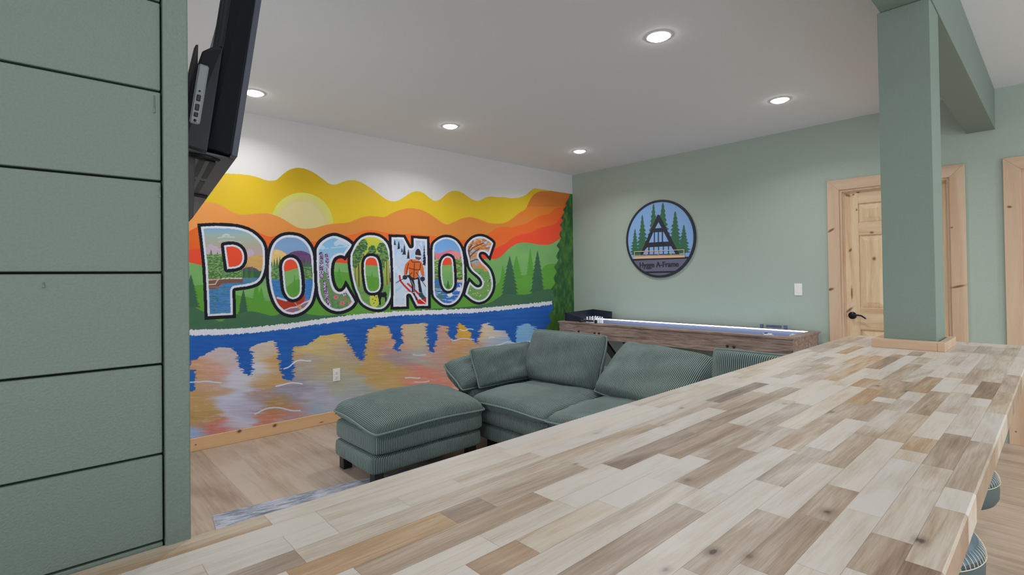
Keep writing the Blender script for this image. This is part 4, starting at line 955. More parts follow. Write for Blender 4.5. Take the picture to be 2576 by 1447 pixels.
# ---------------------------------------------------------------- corduroy upholstery
def uv_by_normal(me, top='y'):
    uvl = me.uv_layers.new(name='UVMap')
    for p in me.polygons:
        n = p.normal; ax = max(range(3), key=lambda i: abs(n[i]))
        for li_ in p.loop_indices:
            co = me.vertices[me.loops[li_].vertex_index].co
            if ax == 0: u = co.y
            elif ax == 1: u = co.x
            else: u = co.y if top == 'y' else co.x
            uvl.data[li_].uv = (u, co.z)
def soft_box(name, a, b_, parent, r=0.03, puff=0.012, top='y', seed=0, mat=None):
    """upholstered block with rounded, slightly swollen sides"""
    x0, y0, z0 = a; x1, y1, z1 = b_
    t = bmesh.new(); nx, ny, nz = max(4, int((x1 - x0) / 0.05)), max(4, int((y1 - y0) / 0.05)), 5
    grid = {}
    def V(i, j, k):
        key = (i, j, k)
        if key not in grid: grid[key] = t.verts.new((x0 + (x1 - x0) * i / nx, y0 + (y1 - y0) * j / ny, z0 + (z1 - z0) * k / nz))
        return grid[key]
    for i in range(nx):
        for j in range(ny):
            t.faces.new((V(i, j, 0), V(i, j + 1, 0), V(i + 1, j + 1, 0), V(i + 1, j, 0))); t.faces.new((V(i, j, nz), V(i + 1, j, nz), V(i + 1, j + 1, nz), V(i, j + 1, nz)))
    for k in range(nz):
        for i in range(nx):
            t.faces.new((V(i, 0, k), V(i + 1, 0, k), V(i + 1, 0, k + 1), V(i, 0, k + 1))); t.faces.new((V(i, ny, k), V(i, ny, k + 1), V(i + 1, ny, k + 1), V(i + 1, ny, k)))
        for j in range(ny):
            t.faces.new((V(0, j, k), V(0, j, k + 1), V(0, j + 1, k + 1), V(0, j + 1, k))); t.faces.new((V(nx, j, k), V(nx, j + 1, k), V(nx, j + 1, k + 1), V(nx, j, k + 1)))
    rnd = random.Random(seed); c = Vector(((x0 + x1) / 2, (y0 + y1) / 2, (z0 + z1) / 2)); h = Vector(((x1 - x0) / 2, (y1 - y0) / 2, (z1 - z0) / 2))
    ph = [rnd.uniform(0, 6) for _ in range(6)]
    for v in t.verts:
        q = v.co - c; n = Vector((q.x / h.x, q.y / h.y, q.z / h.z))
        # round the edges
        core = Vector([max(-(h[i] - r), min(h[i] - r, q[i])) for i in range(3)]); d = q - core
        if d.length > 1e-6:
            # superellipse style rounding
            m = max(abs(d.x), abs(d.y), abs(d.z)); d = d.normalized() * m
        q2 = core + d
        w = (1 - n.x ** 4) * (1 - n.z ** 4)
        sw = Vector((math.copysign(1, q.x) * (1 - n.y ** 4) * (1 - n.z ** 2) * (abs(n.x) > .98), math.copysign(1, q.y) * (1 - n.x ** 4) * (1 - n.z ** 2) * (abs(n.y) > .98), math.copysign(1, q.z) * (1 - n.x ** 2) * (1 - n.y ** 2) * (abs(n.z) > .98)))
        q2 += sw * puff
        wr = 0.003 * (math.sin(q.x * 13 + ph[0]) * math.sin(q.y * 11 + ph[1]) + math.sin(q.x * 29 + q.z * 20 + ph[2]) * 0.5 + math.sin(q.y * 31 + ph[3]) * 0.4)
        v.co = c + q2 + q2.normalized() * wr
    bmesh.ops.recalc_face_normals(t, faces=t.faces[:])
    me = bpy.data.meshes.new(name); t.to_mesh(me); t.free()
    uv_by_normal(me, top)
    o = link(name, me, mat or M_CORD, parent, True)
    sd = o.modifiers.new('soft', 'SUBSURF'); sd.levels = 1; sd.render_levels = 2
    return o
def seam_tube(pts, r=0.0075):
    """piping: a cord tube whose UV runs along its length"""
    t = MB(); n = len(pts); t.tube(pts, r, 8, closed=True); return t
def pillow_parts(w, d, h, seed=0, pinch=0.035, ear=0.02, nu=26, nv=22, ribs='u', sag=0.0, power=2.6, wave=0.012, flat=0.42):
    """returns mesh of a pillow in local x (w), y (d), z (thickness h) plus its seam loop"""
    rnd = random.Random(seed); ph = [rnd.uniform(0, 6.28) for _ in range(10)]
    def pos(u, v, side):
        e = (1 - abs(u) ** power) * (1 - abs(v) ** power)
        t_ = (max(e, 0)) ** flat
        pu = 1 - pinch * (1 - v * v) + ear * (abs(u) * abs(v)) ** 6
        pv = 1 - pinch * (1 - u * u) + ear * (abs(u) * abs(v)) ** 6
        X = u * w / 2 * pu; Y = v * d / 2 * pv
        zs = wave * (math.sin(u * 2.6 + ph[0]) * 0.6 + math.sin(v * 3.1 + ph[1]) * 0.6) * (0.3 + 0.7 * max(abs(u), abs(v)) ** 2)
        dent = 1 + 0.10 * math.sin(u * 3.0 + ph[2]) * math.sin(v * 2.7 + ph[3]) + 0.05 * math.sin(u * 7 + ph[4] + v * 3) + 0.03 * math.sin(v * 9 + ph[5] - u * 4)
        Z = zs + side * h / 2 * t_ * dent - sag * (u * u * 0.4 + v * v * 0.6)
        return Vector((X, Y, Z))
    t = bmesh.new(); U = [math.sin(math.pi / 2 * (2 * i / nu - 1)) * 0.35 + (2 * i / nu - 1) * 0.65 for i in range(nu + 1)]
    Vv = [math.sin(math.pi / 2 * (2 * j / nv - 1)) * 0.35 + (2 * j / nv - 1) * 0.65 for j in range(nv + 1)]
    edge = lambda i, j: i in (0, nu) or j in (0, nv)
    top = [[t.verts.new(pos(u, v, 1)) for v in Vv] for u in U]
    bot = [[top[i][j] if edge(i, j) else t.verts.new(pos(U[i], Vv[j], -1)) for j in range(nv + 1)] for i in range(nu + 1)]
    def arc(f, L):
        r = [0.0]
        for a, b_ in zip(L, L[1:]):
            m_ = (a + b_) / 2; r.append(r[-1] + (f(m_) - f(a)).length + (f(b_) - f(m_)).length)
        h_ = r[-1] / 2; return [q - h_ for q in r]
    AU = arc(lambda q: pos(q, 0.0, 1), U); AV = arc(lambda q: pos(0.0, q, 1), Vv)
    uvl = t.loops.layers.uv.new('UVMap')
    def quad(g, i, j, flip):
        q = [(i, j), (i + 1, j), (i + 1, j + 1), (i, j + 1)]
        if flip: q = q[::-1]
        f = t.faces.new([g[a][b_] for a, b_ in q]); f.smooth = True
        for l_, (a, b_) in zip(f.loops, q): l_[uvl].uv = ((AU[a], AV[b_]) if ribs == 'u' else (AV[b_], AU[a]))
    for i in range(nu):
        for j in range(nv): quad(top, i, j, False); quad(bot, i, j, True)
    loop = [pos(u, -1, 0) for u in U] + [pos(1, v, 0) for v in Vv[1:]] + [pos(u, 1, 0) for u in U[::-1][1:]] + [pos(-1, v, 0) for v in Vv[::-1][1:-1]]
    return t, loop
def piping_mesh(loop, r=0.0072, sub=3):
    # rope-like cord: fine rings with a small ripple give the stitched ribs
    pts = []
    n = len(loop)
    for i in range(n):
        a, b_ = loop[i], loop[(i + 1) % n]; L = (b_ - a).length; m = max(2, int(L / 0.006))
        for k in range(m): pts.append(a.lerp(b_, k / m))
    rad = [r * (1.0 + (0.13 if i % 2 else -0.10)) for i in range(len(pts))]
    t = MB(); bm_ = t.bm; N_ = len(pts); rings = []; prev = None
    for i, p in enumerate(pts):
        d = (pts[(i + 1) % N_] - pts[i - 1]).normalized()
        a = d.cross(Vector((0, 0, 1))) if prev is None else prev - d * prev.dot(d)
        a.normalize(); prev = a.copy(); c = d.cross(a)
        rings.append([bm_.verts.new(p + (a * math.cos(q) + c * math.sin(q)) * rad[i]) for q in [math.pi / 3 * k for k in range(6)]])
    for i in range(N_):
        A, B_ = rings[i], rings[(i + 1) % N_]
        for k in range(6):
            f = bm_.faces.new((A[k], A[(k + 1) % 6], B_[(k + 1) % 6], B_[k])); f.smooth = True
    return t
M_PIPE = plain('piping_cord', (110, 130, 127), 0.85)
def pillow(name, w, d, h, M, parent, seed=0, tagargs=None, **kw):
    t, loop = pillow_parts(w, d, h, seed, **kw)
    me = bpy.data.meshes.new(name); t.transform(M) if False else None
    bmesh.ops.transform(t, matrix=M, verts=t.verts[:]); bmesh.ops.recalc_face_normals(t, faces=t.faces[:])
    t.to_mesh(me); t.free()
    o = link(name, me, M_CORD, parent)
    if tagargs: tag(o, *tagargs)
    sd = o.modifiers.new('soft', 'SUBSURF'); sd.levels = 1; sd.render_levels = 2
    pm = piping_mesh([M @ p for p in loop])
    pp = pm.build('piping', M_PIPE, o)
    return o
def block_legs(t, pts, z1, s=0.055):
    for (lx, ly) in pts:
        b = MB(); b.rbox((lx - s / 2, ly - s / 2, 0.0085 if ly < 0 else 0.0), (lx + s / 2, ly + s / 2, z1), 0.003, 1); b.build('leg', M_BLACK, t)

# ottoman
ot = empty('ottoman', (1.94, 3.21, 0)); tag(ot, 'sage corduroy ottoman with piped pillow top standing in front of the sofa', 'ottoman')
T = Matrix.Translation((-1.94, -3.21, 0))
def otb(n, a, b_, **k): return soft_box(n, Vector(a) - ot.location, Vector(b_) - ot.location, ot, **k)
otb('base', (1.505, 2.925, 0.083), (2.385, 3.50, 0.207), r=0.022, puff=0.006, top='x', seed=3)
otb('lower_cushion', (1.512, 2.905, 0.203), (2.392, 3.512, 0.345), r=0.034, puff=0.004, top='x', seed=5)
pillow('pillow_top', 0.905, 0.655, 0.165, T @ Matrix.Translation((1.952, 3.205, 0.404)) @ Matrix.Rotation(math.radians(4.0), 4, 'X'), ot, seed=4, ribs='u', sag=0.026, power=5.0, flat=0.36, ear=-0.05, pinch=0.0, wave=0.008)
block_legs(ot, [(-0.375, -0.225), (-0.375, 0.225), (0.375, -0.225), (0.375, 0.225)], 0.088, 0.065)

# sofa
so = empty('sofa', (2.95, 2.0, 0)); tag(so, 'long sage corduroy sofa behind the ottoman with piped seat cushions', 'sofa')
def sfb(n, a, b_, **k): return soft_box(n, Vector(a) - so.location, Vector(b_) - so.location, so, **k)
TS = Matrix.Translation(-so.location)
SY = [3.12, 2.325, 1.53, 0.86]
for i in range(3):
    y1, y0 = SY[i], SY[i + 1]
    sfb('base', (2.475, y0 + 0.003, 0.083), (3.30, y1 - 0.003, 0.212), r=0.02, puff=0.004, seed=10 + i)
    sfb('lower_cushion', (2.452, y0 + 0.002, 0.207), (3.26, y1 - 0.002, 0.356), r=0.04, puff=0.012, seed=20 + i)
    pillow('seat_cushion', 0.90, y1 - y0 + 0.03, 0.155, TS @ Matrix.Translation((2.855, (y0 + y1) / 2, 0.392)), so, seed=30 + i, ribs='v', sag=0.020, power=5.0, flat=0.36, ear=-0.04, pinch=0.0, wave=0.006)
sfb('back_frame', (3.26, 0.86, 0.083), (3.44, 3.40, 0.575), r=0.03, puff=0.006, seed=41)
sfb('arm', (2.49, 3.17, 0.083), (3.42, 3.40, 0.44), r=0.03, puff=0.006, seed=42, top='x')
sfb('arm', (2.49, 0.66, 0.083), (3.42, 0.845, 0.44), r=0.03, puff=0.006, seed=43, top='x')
pillow('arm_cushion', 0.97, 0.31, 0.25, TS @ Matrix.Translation((2.88, 3.32, 0.525)) @ Matrix.Rotation(math.radians(36), 4, 'X'), so, seed=44, ribs='v', power=4.0, flat=0.38, ear=-0.04)
pillow('arm_cushion', 1.00, 0.34, 0.17, TS @ Matrix.Translation((2.87, 0.74, 0.52)) @ Matrix.Rotation(math.radians(-25), 4, 'X'), so, seed=45, ribs='v', power=3.0, flat=0.45)
for lx in (2.56, 3.30):
    for ly in (0.75, 1.53, 2.32, 3.02): 
        b = MB(); b.rbox((lx - 0.03 - 2.95, ly - 0.03 - 2.0, 0), (lx + 0.03 - 2.95, ly + 0.03 - 2.0, 0.088), 0.003, 1); b.build('leg', M_BLACK, so)

# loose back cushions: local x -> world -y (width), local y -> up the cushion, local z -> towards the seat
def back_cushion(cy, w, L, h, bottom, lean, label, seed, roll=0.0, name='back_cushion', **kw):
    """bottom = (x, z) of the lower edge, lean = degrees from upright"""
    a = math.radians(lean)
    up = Vector((math.sin(a), 0, math.cos(a))); nrm = Vector((-math.cos(a), 0, math.sin(a))); wid = up.cross(nrm)
    c = Vector((bottom[0], cy, bottom[1])) + up * (L / 2)
    Mx = Matrix(((wid.x, up.x, nrm.x, c.x), (wid.y, up.y, nrm.y, c.y), (wid.z, up.z, nrm.z, c.z), (0, 0, 0, 1))) @ Matrix.Rotation(math.radians(roll), 4, 'Z')
    root = pillow(name, w, L, h, Mx, None, seed=seed, tagargs=(label, 'cushion', 'loose sofa back cushions'), ribs='u', ear=-0.03, **kw)
    return root
back_cushion(2.785, 0.79, 0.435, 0.21, (3.07, 0.44), 17, 'upright piped corduroy back cushion, tallest one, beside the sofa arm', 51, power=4.6, flat=0.36, pinch=0.02, sag=0.0)
back_cushion(1.955, 0.80, 0.50, 0.22, (2.96, 0.44), 50, 'corduroy back cushion slumped far back in the middle of the sofa', 52, roll=-6, power=4.6, flat=0.34, pinch=0.01)
back_cushion(1.11, 0.78, 0.415, 0.19, (3.03, 0.445), 12, 'upright corduroy back cushion partly hidden behind the counter edge', 53, power=4.6, flat=0.36, pinch=0.02)
# small pillow against the arm
a = math.radians(20)
up = Vector((0.0, math.sin(a), math.cos(a))); nrm = Vector((0, -math.cos(a), math.sin(a))); wid = up.cross(nrm)
c = Vector((2.86, 3.135, 0.452)) + up * 0.15
Mx = Matrix(((wid.x, up.x, nrm.x, c.x), (wid.y, up.y, nrm.y, c.y), (wid.z, up.z, nrm.z, c.z), (0, 0, 0, 1)))
o = pillow('throw_pillow', 0.68, 0.315, 0.16, Mx, None, seed=60, ribs='u', power=4.0, flat=0.4, ear=-0.03)
tag(o, 'small rectangular corduroy pillow leaning on the sofa arm', 'pillow')

# ---------------------------------------------------------------- bar stools
def stool():
    t = empty('bar_stool', (0, 0, 0))
    b = MB(); b.lathe([(0.0, 0.735), (0.06, 0.734), (0.12, 0.728), (0.155, 0.718), (0.168, 0.708), (0.173, 0.698)], None, 64); seat = b.build('seat', M_LEATHER, t)
    b = MB(); b.lathe([(0.173, 0.698), (0.1755, 0.67), (0.1745, 0.645), (0.168, 0.632), (0.15, 0.627), (0.0, 0.627)], None, 64); tag(b.build('seat_band', M_LEATHER2, t), 'green grey side band of the seat')
    b = MB(); n = 86
    ring1 = [(0.1765 * math.cos(2 * math.pi * k / 96), 0.1765 * math.sin(2 * math.pi * k / 96), 0.690) for k in range(96)]
    ring0 = [(0.165 * math.cos(2 * math.pi * k / 96), 0.165 * math.sin(2 * math.pi * k / 96), 0.7135) for k in range(96)]
    b.tube(ring1, 0.0011, 5, closed=True)
    for k in range(n):
        a0 = 2 * math.pi * k / n
        b.tube([(r * math.cos(a0 + da), r * math.sin(a0 + da), z) for r, z, da in ((0.1637, 0.7145, -0.012), (0.1715, 0.7062, -0.004), (0.1755, 0.698, 0.004), (0.1768, 0.690, 0.01))], 0.0009, 5)
    tag(b.build('stitching', M_THREAD, t), 'cream blanket stitching')
    b = MB(); b.lathe([(0.0, 0.626), (0.09, 0.626), (0.09, 0.612), (0.03, 0.606), (0.028, 0.42), (0.0, 0.42)], None, 24); b.build('post', M_BLACK, t)
    for q in range(4):
        a0 = math.radians(45 + 90 * q)
        Mq = Matrix.Rotation(a0, 4, 'Z')
        b = MB()
        pr = [(0.045, 0.60), (0.075, 0.60), (0.235, 0.0), (0.205, 0.0)]
        M = Mq @ Matrix(((1, 0, 0, 0), (0, 0, 1, -0.018), (0, 1, 0, 0), (0, 0, 0, 1)))
        b.prism(pr, 0.036, M)
        leg = b.build('leg', M_BLACK, t, bevel=0.003)
        b = MB(); b.lathe([(0.0, 0.014), (0.007, 0.013), (0.009, 0.006), (0.009, 0.0)], Mq @ Matrix.Translation((0.122, 0, 0.42)) @ Matrix.Rotation(math.radians(75), 4, 'Y'), 12); b.build('bolt', M_BLACK, leg)
    b = MB(); b.tube([(0.175 * math.cos(2 * math.pi * k / 48), 0.175 * math.sin(2 * math.pi * k / 48), 0.20) for k in range(48)], 0.009, 8, closed=True); b.build('footrest_ring', M_BLACK, t)
    return t
s1 = stool(); s1.location = (2.02, 0.31, 0); s1.scale = (1, 1, 1.02); s1.rotation_euler = (0, 0, 0.25)
tag(s1, 'round teal leather stool farther along the counter, showing a black leg', 'stool', 'bar stools under the counter')
s2 = copy_tree(s1); s2.location = (1.47, 0.298, 0); s2.rotation_euler = (0, 0, 0.6)
tag(s2, 'nearest round teal leather stool at the bottom right corner of the counter', 'stool', 'bar stools under the counter')
# ---------------------------------------------------------------- television on its wall bracket
# local frame: x = screen normal, y = along the screen (near edge at y = 0), z up; built upright, then turned and tilted
tv = empty('television', (0.292, 1.13, 1.565)); tag(tv, 'large flat television seen edge-on from behind, tilted down on the left wall', 'television')
TILT, YAW = math.radians(8.0), math.radians(-7)
tv.rotation_euler = Euler((0, TILT, YAW), 'XYZ')
TW, THH = 1.24, 0.72
b = MB(); b.rbox((-0.0115, 0, 0), (0.0, TW, THH), 0.0015, 1); tag(b.build('bezel', M_BEZEL, tv), 'blue-grey front frame')
b = MB(); b.box((0.0002, 0.008, 0.012), (0.0008, TW - 0.008, THH - 0.008)); b.build('screen', plain('tv_screen', (8, 9, 12), 0.15), tv)
def hull(name, prof, y0, y1, inset, mat, parent, mi=0):
    """housing: polygon in (x, z) drawn at y0 and y1 with the rear edges pulled in by inset"""
    t = bmesh.new(); n = len(prof)
    A = [t.verts.new((p[0], y0 + p[2], p[1])) for p in prof]; B_ = [t.verts.new((p[0], y1 - p[2], p[1])) for p in prof]
    t.faces.new(A); t.faces.new(B_[::-1])
    for i in range(n): t.faces.new((A[i], B_[i], B_[(i + 1) % n], A[(i + 1) % n]))
    b = MB(); b.join(t); return b.build(name, mat, parent, bevel=0.002)
hull('back_cover', [(-0.0115, 0.006, 0.006), (-0.0115, THH - 0.006, 0.006), (-0.034, THH - 0.03, 0.03), (-0.052, 0.40, 0.035), (-0.052, 0.012, 0.03)], 0, TW, 0, M_BLACKP, tv)
bk = hull('rear_housing', [(-0.052, 0.0, 0.012), (-0.052, 0.222, 0.03), (-0.064, 0.226, 0.032), (-0.086, 0.205, 0.036), (-0.094, 0.15, 0.036), (-0.094, 0.004, 0.016)], 0, TW, 0, M_BLACKP, tv)
# ridged upper back
b = MB()
for k in range(3): b.rbox((-0.058 - 0.004 * k, 0.07 + 0.03 * k, 0.24), (-0.038, 0.082 + 0.03 * k, 0.70), 0.002, 1)
tag(b.build('rear_ridge', M_GREYP, tv), 'grey moulded ridges of the upper back')
# port plate on the near side of the housing
b = MB(); b.rbox((-0.089, 0.0155, 0.050), (-0.071, 0.045, 0.172), 0.003, 1)
pp = tag(b.build('port_plate', M_PORT, tv), 'pale grey plate with sockets')
for nm_, z0, hh_, kind_ in (('hdmi_port', 0.102, 0.013, 0), ('hdmi_port', 0.083, 0.013, 0), ('optical_port', 0.068, 0.009, 1), ('audio_jack', 0.056, 0.005, 2), ('audio_jack', 0.116, 0.0035, 2)):
    b = MB()
    if kind_ == 2: b.lathe([(0, 0.0012), (hh_ / 2, 0.0012), (hh_ / 2, 0.0)], Matrix.Translation((-0.080, 0.0150, z0)) @ Matrix.Rotation(math.radians(90), 4, 'X'), 14)
    else: b.rbox((-0.0835, 0.0142, z0 - hh_ / 2), (-0.0765, 0.0158, z0 + hh_ / 2), 0.001, 1)
    b.build(nm_, M_BLACK, pp)
# underside: grey panel with three vent strips and screws
b = MB(); b.box((-0.092, 0.03, -0.0012), (-0.003, TW - 0.03, 0.003)); un = b.build('underside_panel', M_GREYP, tv)
for y0 in (0.10, 0.34, 0.60, 0.86):
    for k in range(3):
        b = MB(); x0 = -0.080 + 0.020 * k; b.box((x0, y0, -0.0020), (x0 + 0.012, y0 + 0.20, -0.0010)); b.build('vent_strip', plain('vent_mesh', (58, 62, 68), 0.7), un)
b = MB(); b.tube([(-0.078, 0.05, -0.002), (-0.05, 0.042, -0.003), (-0.028, 0.055, -0.002), (-0.03, 0.075, -0.002), (-0.06, 0.078, -0.002), (-0.078, 0.07, -0.002)], 0.004, 8, closed=True); b.build('cable_clip', M_BLACK, un)
b = MB(); b.rbox((-0.055, 0.56, -0.010), (-0.004, 0.68, -0.001), 0.002, 1); b.build('receiver_bar', M_BLACKP, un)
# bracket
mt = empty('tv_wall_bracket', (0.061, 1.70, 1.75)); tag(mt, 'black metal wall bracket holding the television', 'bracket')
b = MB(); b.rbox((0.0, -0.22, -0.16), (0.012, 0.22, 0.16), 0.002, 1); b.build('wall_plate', M_BLACK, mt)
for yy in (-0.40, 0.30):
    b = MB()
    M = Matrix.Translation((0.125, yy, 0.05)) @ Matrix.Rotation(math.radians(8), 4, 'Y')
    b.rbox((-0.012, -0.012, -0.30), (0.014, 0.012, 0.24), 0.003, 1, M=M); b.build('upright_rail', M_BLACK, mt)
b = MB(); b.tube([(0.012, 0, 0.0), (0.06, -0.02, 0.0), (0.12, 0.0, 0.0)], 0.016, 10); b.box((0.10, -0.40, -0.02), (0.125, 0.31, 0.02)); b.build('arm', M_BLACK, mt)
# near rail that shows beside the wall end
b = MB(); p = [P2W(493, 112, 1, 1.20), P2W(499, 112, 1, 1.20), P2W(487, 545, 1, 1.20), P2W(474, 560, 1, 1.20), P2W(472, 200, 1, 1.20)]
b.prism([(q.x - 0.061, q.z - 1.75) for q in p], 0.02, Matrix(((1, 0, 0, 0), (0, 0, 1, 1.20 - 1.70), (0, 1, 0, 0), (0, 0, 0, 1)))); b.build('tilt_plate', M_BLACK, mt, bevel=0.001)

# ---------------------------------------------------------------- shuffleboard table with bowling pins
X0, X1, Y0, Y1, ZT = 4.665, 5.355, 1.55, 4.235, 0.772
sh = empty('shuffleboard_table', ((X0 + X1) / 2, (Y0 + Y1) / 2, 0)); tag(sh, 'long rustic brown shuffleboard table lit by white strips along the sage wall', 'table')
TT = Matrix.Translation(-sh.location)
def sb(name, boxes, mat, bevel=0.0, parent=None):
    b = MB()
    for a, c in boxes: b.box(a, c, M=TT)
    return b.build(name, mat, parent or sh, bevel=bevel)
RW = 0.085
sb('rim', [((X0, Y0, ZT - 0.018), (X0 + RW, Y1, ZT)), ((X1 - RW * 0.7, Y0, ZT - 0.018), (X1, Y1, ZT)), ((X0 + RW, Y0, ZT - 0.018), (X1 - RW * 0.7, Y0 + RW, ZT)), ((X0 + RW, Y1 - RW, ZT - 0.018), (X1 - RW * 0.7, Y1, ZT))], M_RUST, 0.002)
sb('cabinet', [((X0 + 0.014, Y0 + 0.016, 0.590), (X0 + 0.034, Y1 - 0.016, ZT - 0.0185)), ((X1 - 0.034, Y0 + 0.016, 0.590), (X1 - 0.014, Y1 - 0.016, ZT - 0.0185)),
    ((X0 + 0.0345, Y0 + 0.016, 0.590), (X1 - 0.0345, Y0 + 0.036, ZT - 0.0185)), ((X0 + 0.0345, Y1 - 0.036, 0.590), (X1 - 0.0345, Y1 - 0.016, ZT - 0.0185)), ((X0 + 0.0345, Y0 + 0.0365, 0.592), (X1 - 0.0345, Y1 - 0.0365, 0.60))], M_RUST, 0.0015)
sb('playfield', [((X0 + 0.14, Y0 + 0.12, 0.70), (X1 - 0.12, Y1 - 0.06, 0.715))], M_FIELD, 0.002)
sb('gutter', [((X0 + 0.036, Y0 + 0.037, 0.655), (X1 - 0.036, Y1 - 0.037, 0.66))], plain('gutter_carpet', (120, 126, 150), 0.9))
sb('gutter_wall', [((X0 + 0.066, Y0 + 0.078, 0.66), (X0 + 0.070, Y1 - 0.078, ZT - 0.019)), ((X1 - 0.059, Y0 + 0.078, 0.66), (X1 - 0.0545, Y1 - 0.078, ZT - 0.019))], plain('gutter_side', (150, 160, 190), 0.6))
sb('light_strip', [((X1 - 0.0655, Y0 + 0.09, ZT - 0.012), (X1 - 0.0545, Y1 - 0.10, ZT - 0.002))], M_LED)['label'] = 'glowing white strip along the wall side'
sb('light_strip', [((X0 + RW - 0.012, Y0 + 0.09, ZT - 0.030), (X0 + RW - 0.003, Y1 - 0.10, ZT - 0.0195))], M_LED)['label'] = 'glowing white strip along the room side'
# bowling back stop: three dark boards at the far end
b = MB(); t_ = 0.012; h1, h2 = 0.115, 0.095
Mx = TT @ Matrix(((0, 0, 1, 0), (1, 0, 0, 0), (0, 1, 0, 0), (0, 0, 0, 1)))
for xx in (X0 + 0.08, X1 - 0.075):
    b.prism([(Y1 - 0.07, ZT), (Y1 - 0.07, ZT + h1), (Y1 - 0.36, ZT + h2), (Y1 - 0.36, ZT)] if xx > 5 else [(Y1 - 0.07, ZT), (Y1 - 0.07, ZT + 0.10), (Y1 - 0.34, ZT + 0.045), (Y1 - 0.34, ZT)], t_, Mx @ Matrix.Translation((0, 0, xx)))
b.prism([(X0 + 0.07, ZT), (X1 - 0.06, ZT), (X1 - 0.06, ZT + h1), (X0 + 0.07, ZT + 0.10)], t_, TT @ Matrix(((1, 0, 0, 0), (0, 0, -1, Y1 - 0.058), (0, 1, 0, 0), (0, 0, 0, 1))))
tag(b.build('back_stop', plain('navy_board', (30, 34, 52), 0.5), sh, bevel=0.001), 'dark three-sided back stop')
# crossed legs
for yy in (3.42, 2.02):
    for s in (-1, 1):
        b = MB(); M = TT @ Matrix.Translation((X0 + 0.10 if s > 0 else X0 + 0.16, yy, 0))
        b.prism([(-0.30 * s - 0.045, 0.0), (-0.30 * s + 0.045, 0.0), (0.24 * s + 0.045, 0.589), (0.24 * s - 0.045, 0.589)], 0.05, M @ Matrix(((0, 0, 1, 0), (1, 0, 0, 0), (0, 1, 0, 0), (0, 0, 0, 1)))); b.build('leg', plain('black_leg', (24, 25, 32), 0.45), sh, bevel=0.003)
        b = MB(); M = TT @ Matrix.Translation((X1 - 0.20 if s > 0 else X1 - 0.26, yy, 0))
        b.prism([(-0.30 * s - 0.045, 0.0), (-0.30 * s + 0.045, 0.0), (0.24 * s + 0.045, 0.589), (0.24 * s - 0.045, 0.589)], 0.05, M @ Matrix(((0, 0, 1, 0), (1, 0, 0, 0), (0, 1, 0, 0), (0, 0, 0, 1)))); b.build('leg', bpy.data.materials['black_leg'], sh, bevel=0.003)
for px, py in ((1456, 834), (1496, 838.5), (1507, 839), (1830, 871), (1846.5, 873)):
    q = P2W(px, py, 0, X0 + 0.013)
    b = MB(); b.lathe([(0.0, 0.016), (0.008, 0.015), (0.012, 0.009), (0.010, 0.003), (0.013, 0.0)], TT @ Matrix.Translation((X0 + 0.0138, q.y, q.z)) @ Matrix.Rotation(math.radians(-90), 4, 'Y'), 14); b.build('knob', M_BLACK, sh)
# pins, a triangle of ten
def pin_mesh():
    b = MB(); b.lathe([(0.0, 0.0), (0.0085, 0.0), (0.0125, 0.012), (0.0155, 0.030), (0.0140, 0.046), (0.0085, 0.062), (0.0070, 0.070), (0.0088, 0.080), (0.0098, 0.088), (0.0080, 0.097), (0.0, 0.101)], None, 18); return b
pc = P2W(1497, 812, 2, 0.715)
k = 0; proto = None
places = []
for r_ in range(4):
    for c_ in range(r_ + 1): places.append((5.08 + (c_ - r_ / 2) * 0.056, 3.87 + r_ * 0.056))
lab = ['front single', 'second row left', 'second row right', 'third row left', 'third row middle', 'third row right', 'back row left end', 'back row second', 'back row third', 'back row right end']
for (qx, qy), l_ in zip(places, lab):
    if proto is None: o = pin_mesh().build('bowling_pin', M_PIN); proto = o
    else: o = proto.copy(); COL.objects.link(o)
    o.location = (qx, qy, 0.7152)
    tag(o, 'small white bowling pin on the game table, %s of the triangle' % l_, 'bowling pin', 'bowling pins on the shuffleboard table')
# bead scorers
def scorer(px0, px1, xx, label, col, z0):
    y0 = P2W(px0[0], px0[1], 0, xx).y; y1 = P2W(px1[0], px1[1], 0, xx).y
    t = empty('bead_scorer', (xx, (y0 + y1) / 2, z0)); tag(t, label, 'scorekeeper')
    L = abs(y0 - y1) / 2; m = plain('scorer_' + col, (28, 30, 44) if col == 'dark' else (70, 84, 120), 0.4)
    for s in (-1, 1):
        b = MB(); b.rbox((-0.013, s * L - 0.014, 0), (0.013, s * L + 0.014, 0.038), 0.003, 1); b.build('end_post', m, t)
    b = MB(); b.tube([(0, -L, 0.024), (0, L, 0.024)], 0.002, 8); b.build('rod', M_PORT, t)
    for i in range(15):
        yy = -L * 0.62 + i * (L * 1.25) / 15
        b = MB(); b.lathe([(0.003, -0.006), (0.011, -0.004), (0.012, 0.0), (0.011, 0.004), (0.003, 0.006)], Matrix.Translation((0, yy, 0.024)) @ Matrix.Rotation(math.radians(90), 4, 'X'), 12); b.build('bead', m, t)
scorer((1461, 805), (1499, 808), X0 + 0.035, 'dark bead scorer on the front rim beside the bowling pins', 'dark', ZT)
scorer((1916, 817), (1976, 821), X1 - 0.028, 'blue-grey bead scorer on the wall-side rim of the game table', 'blue', ZT)
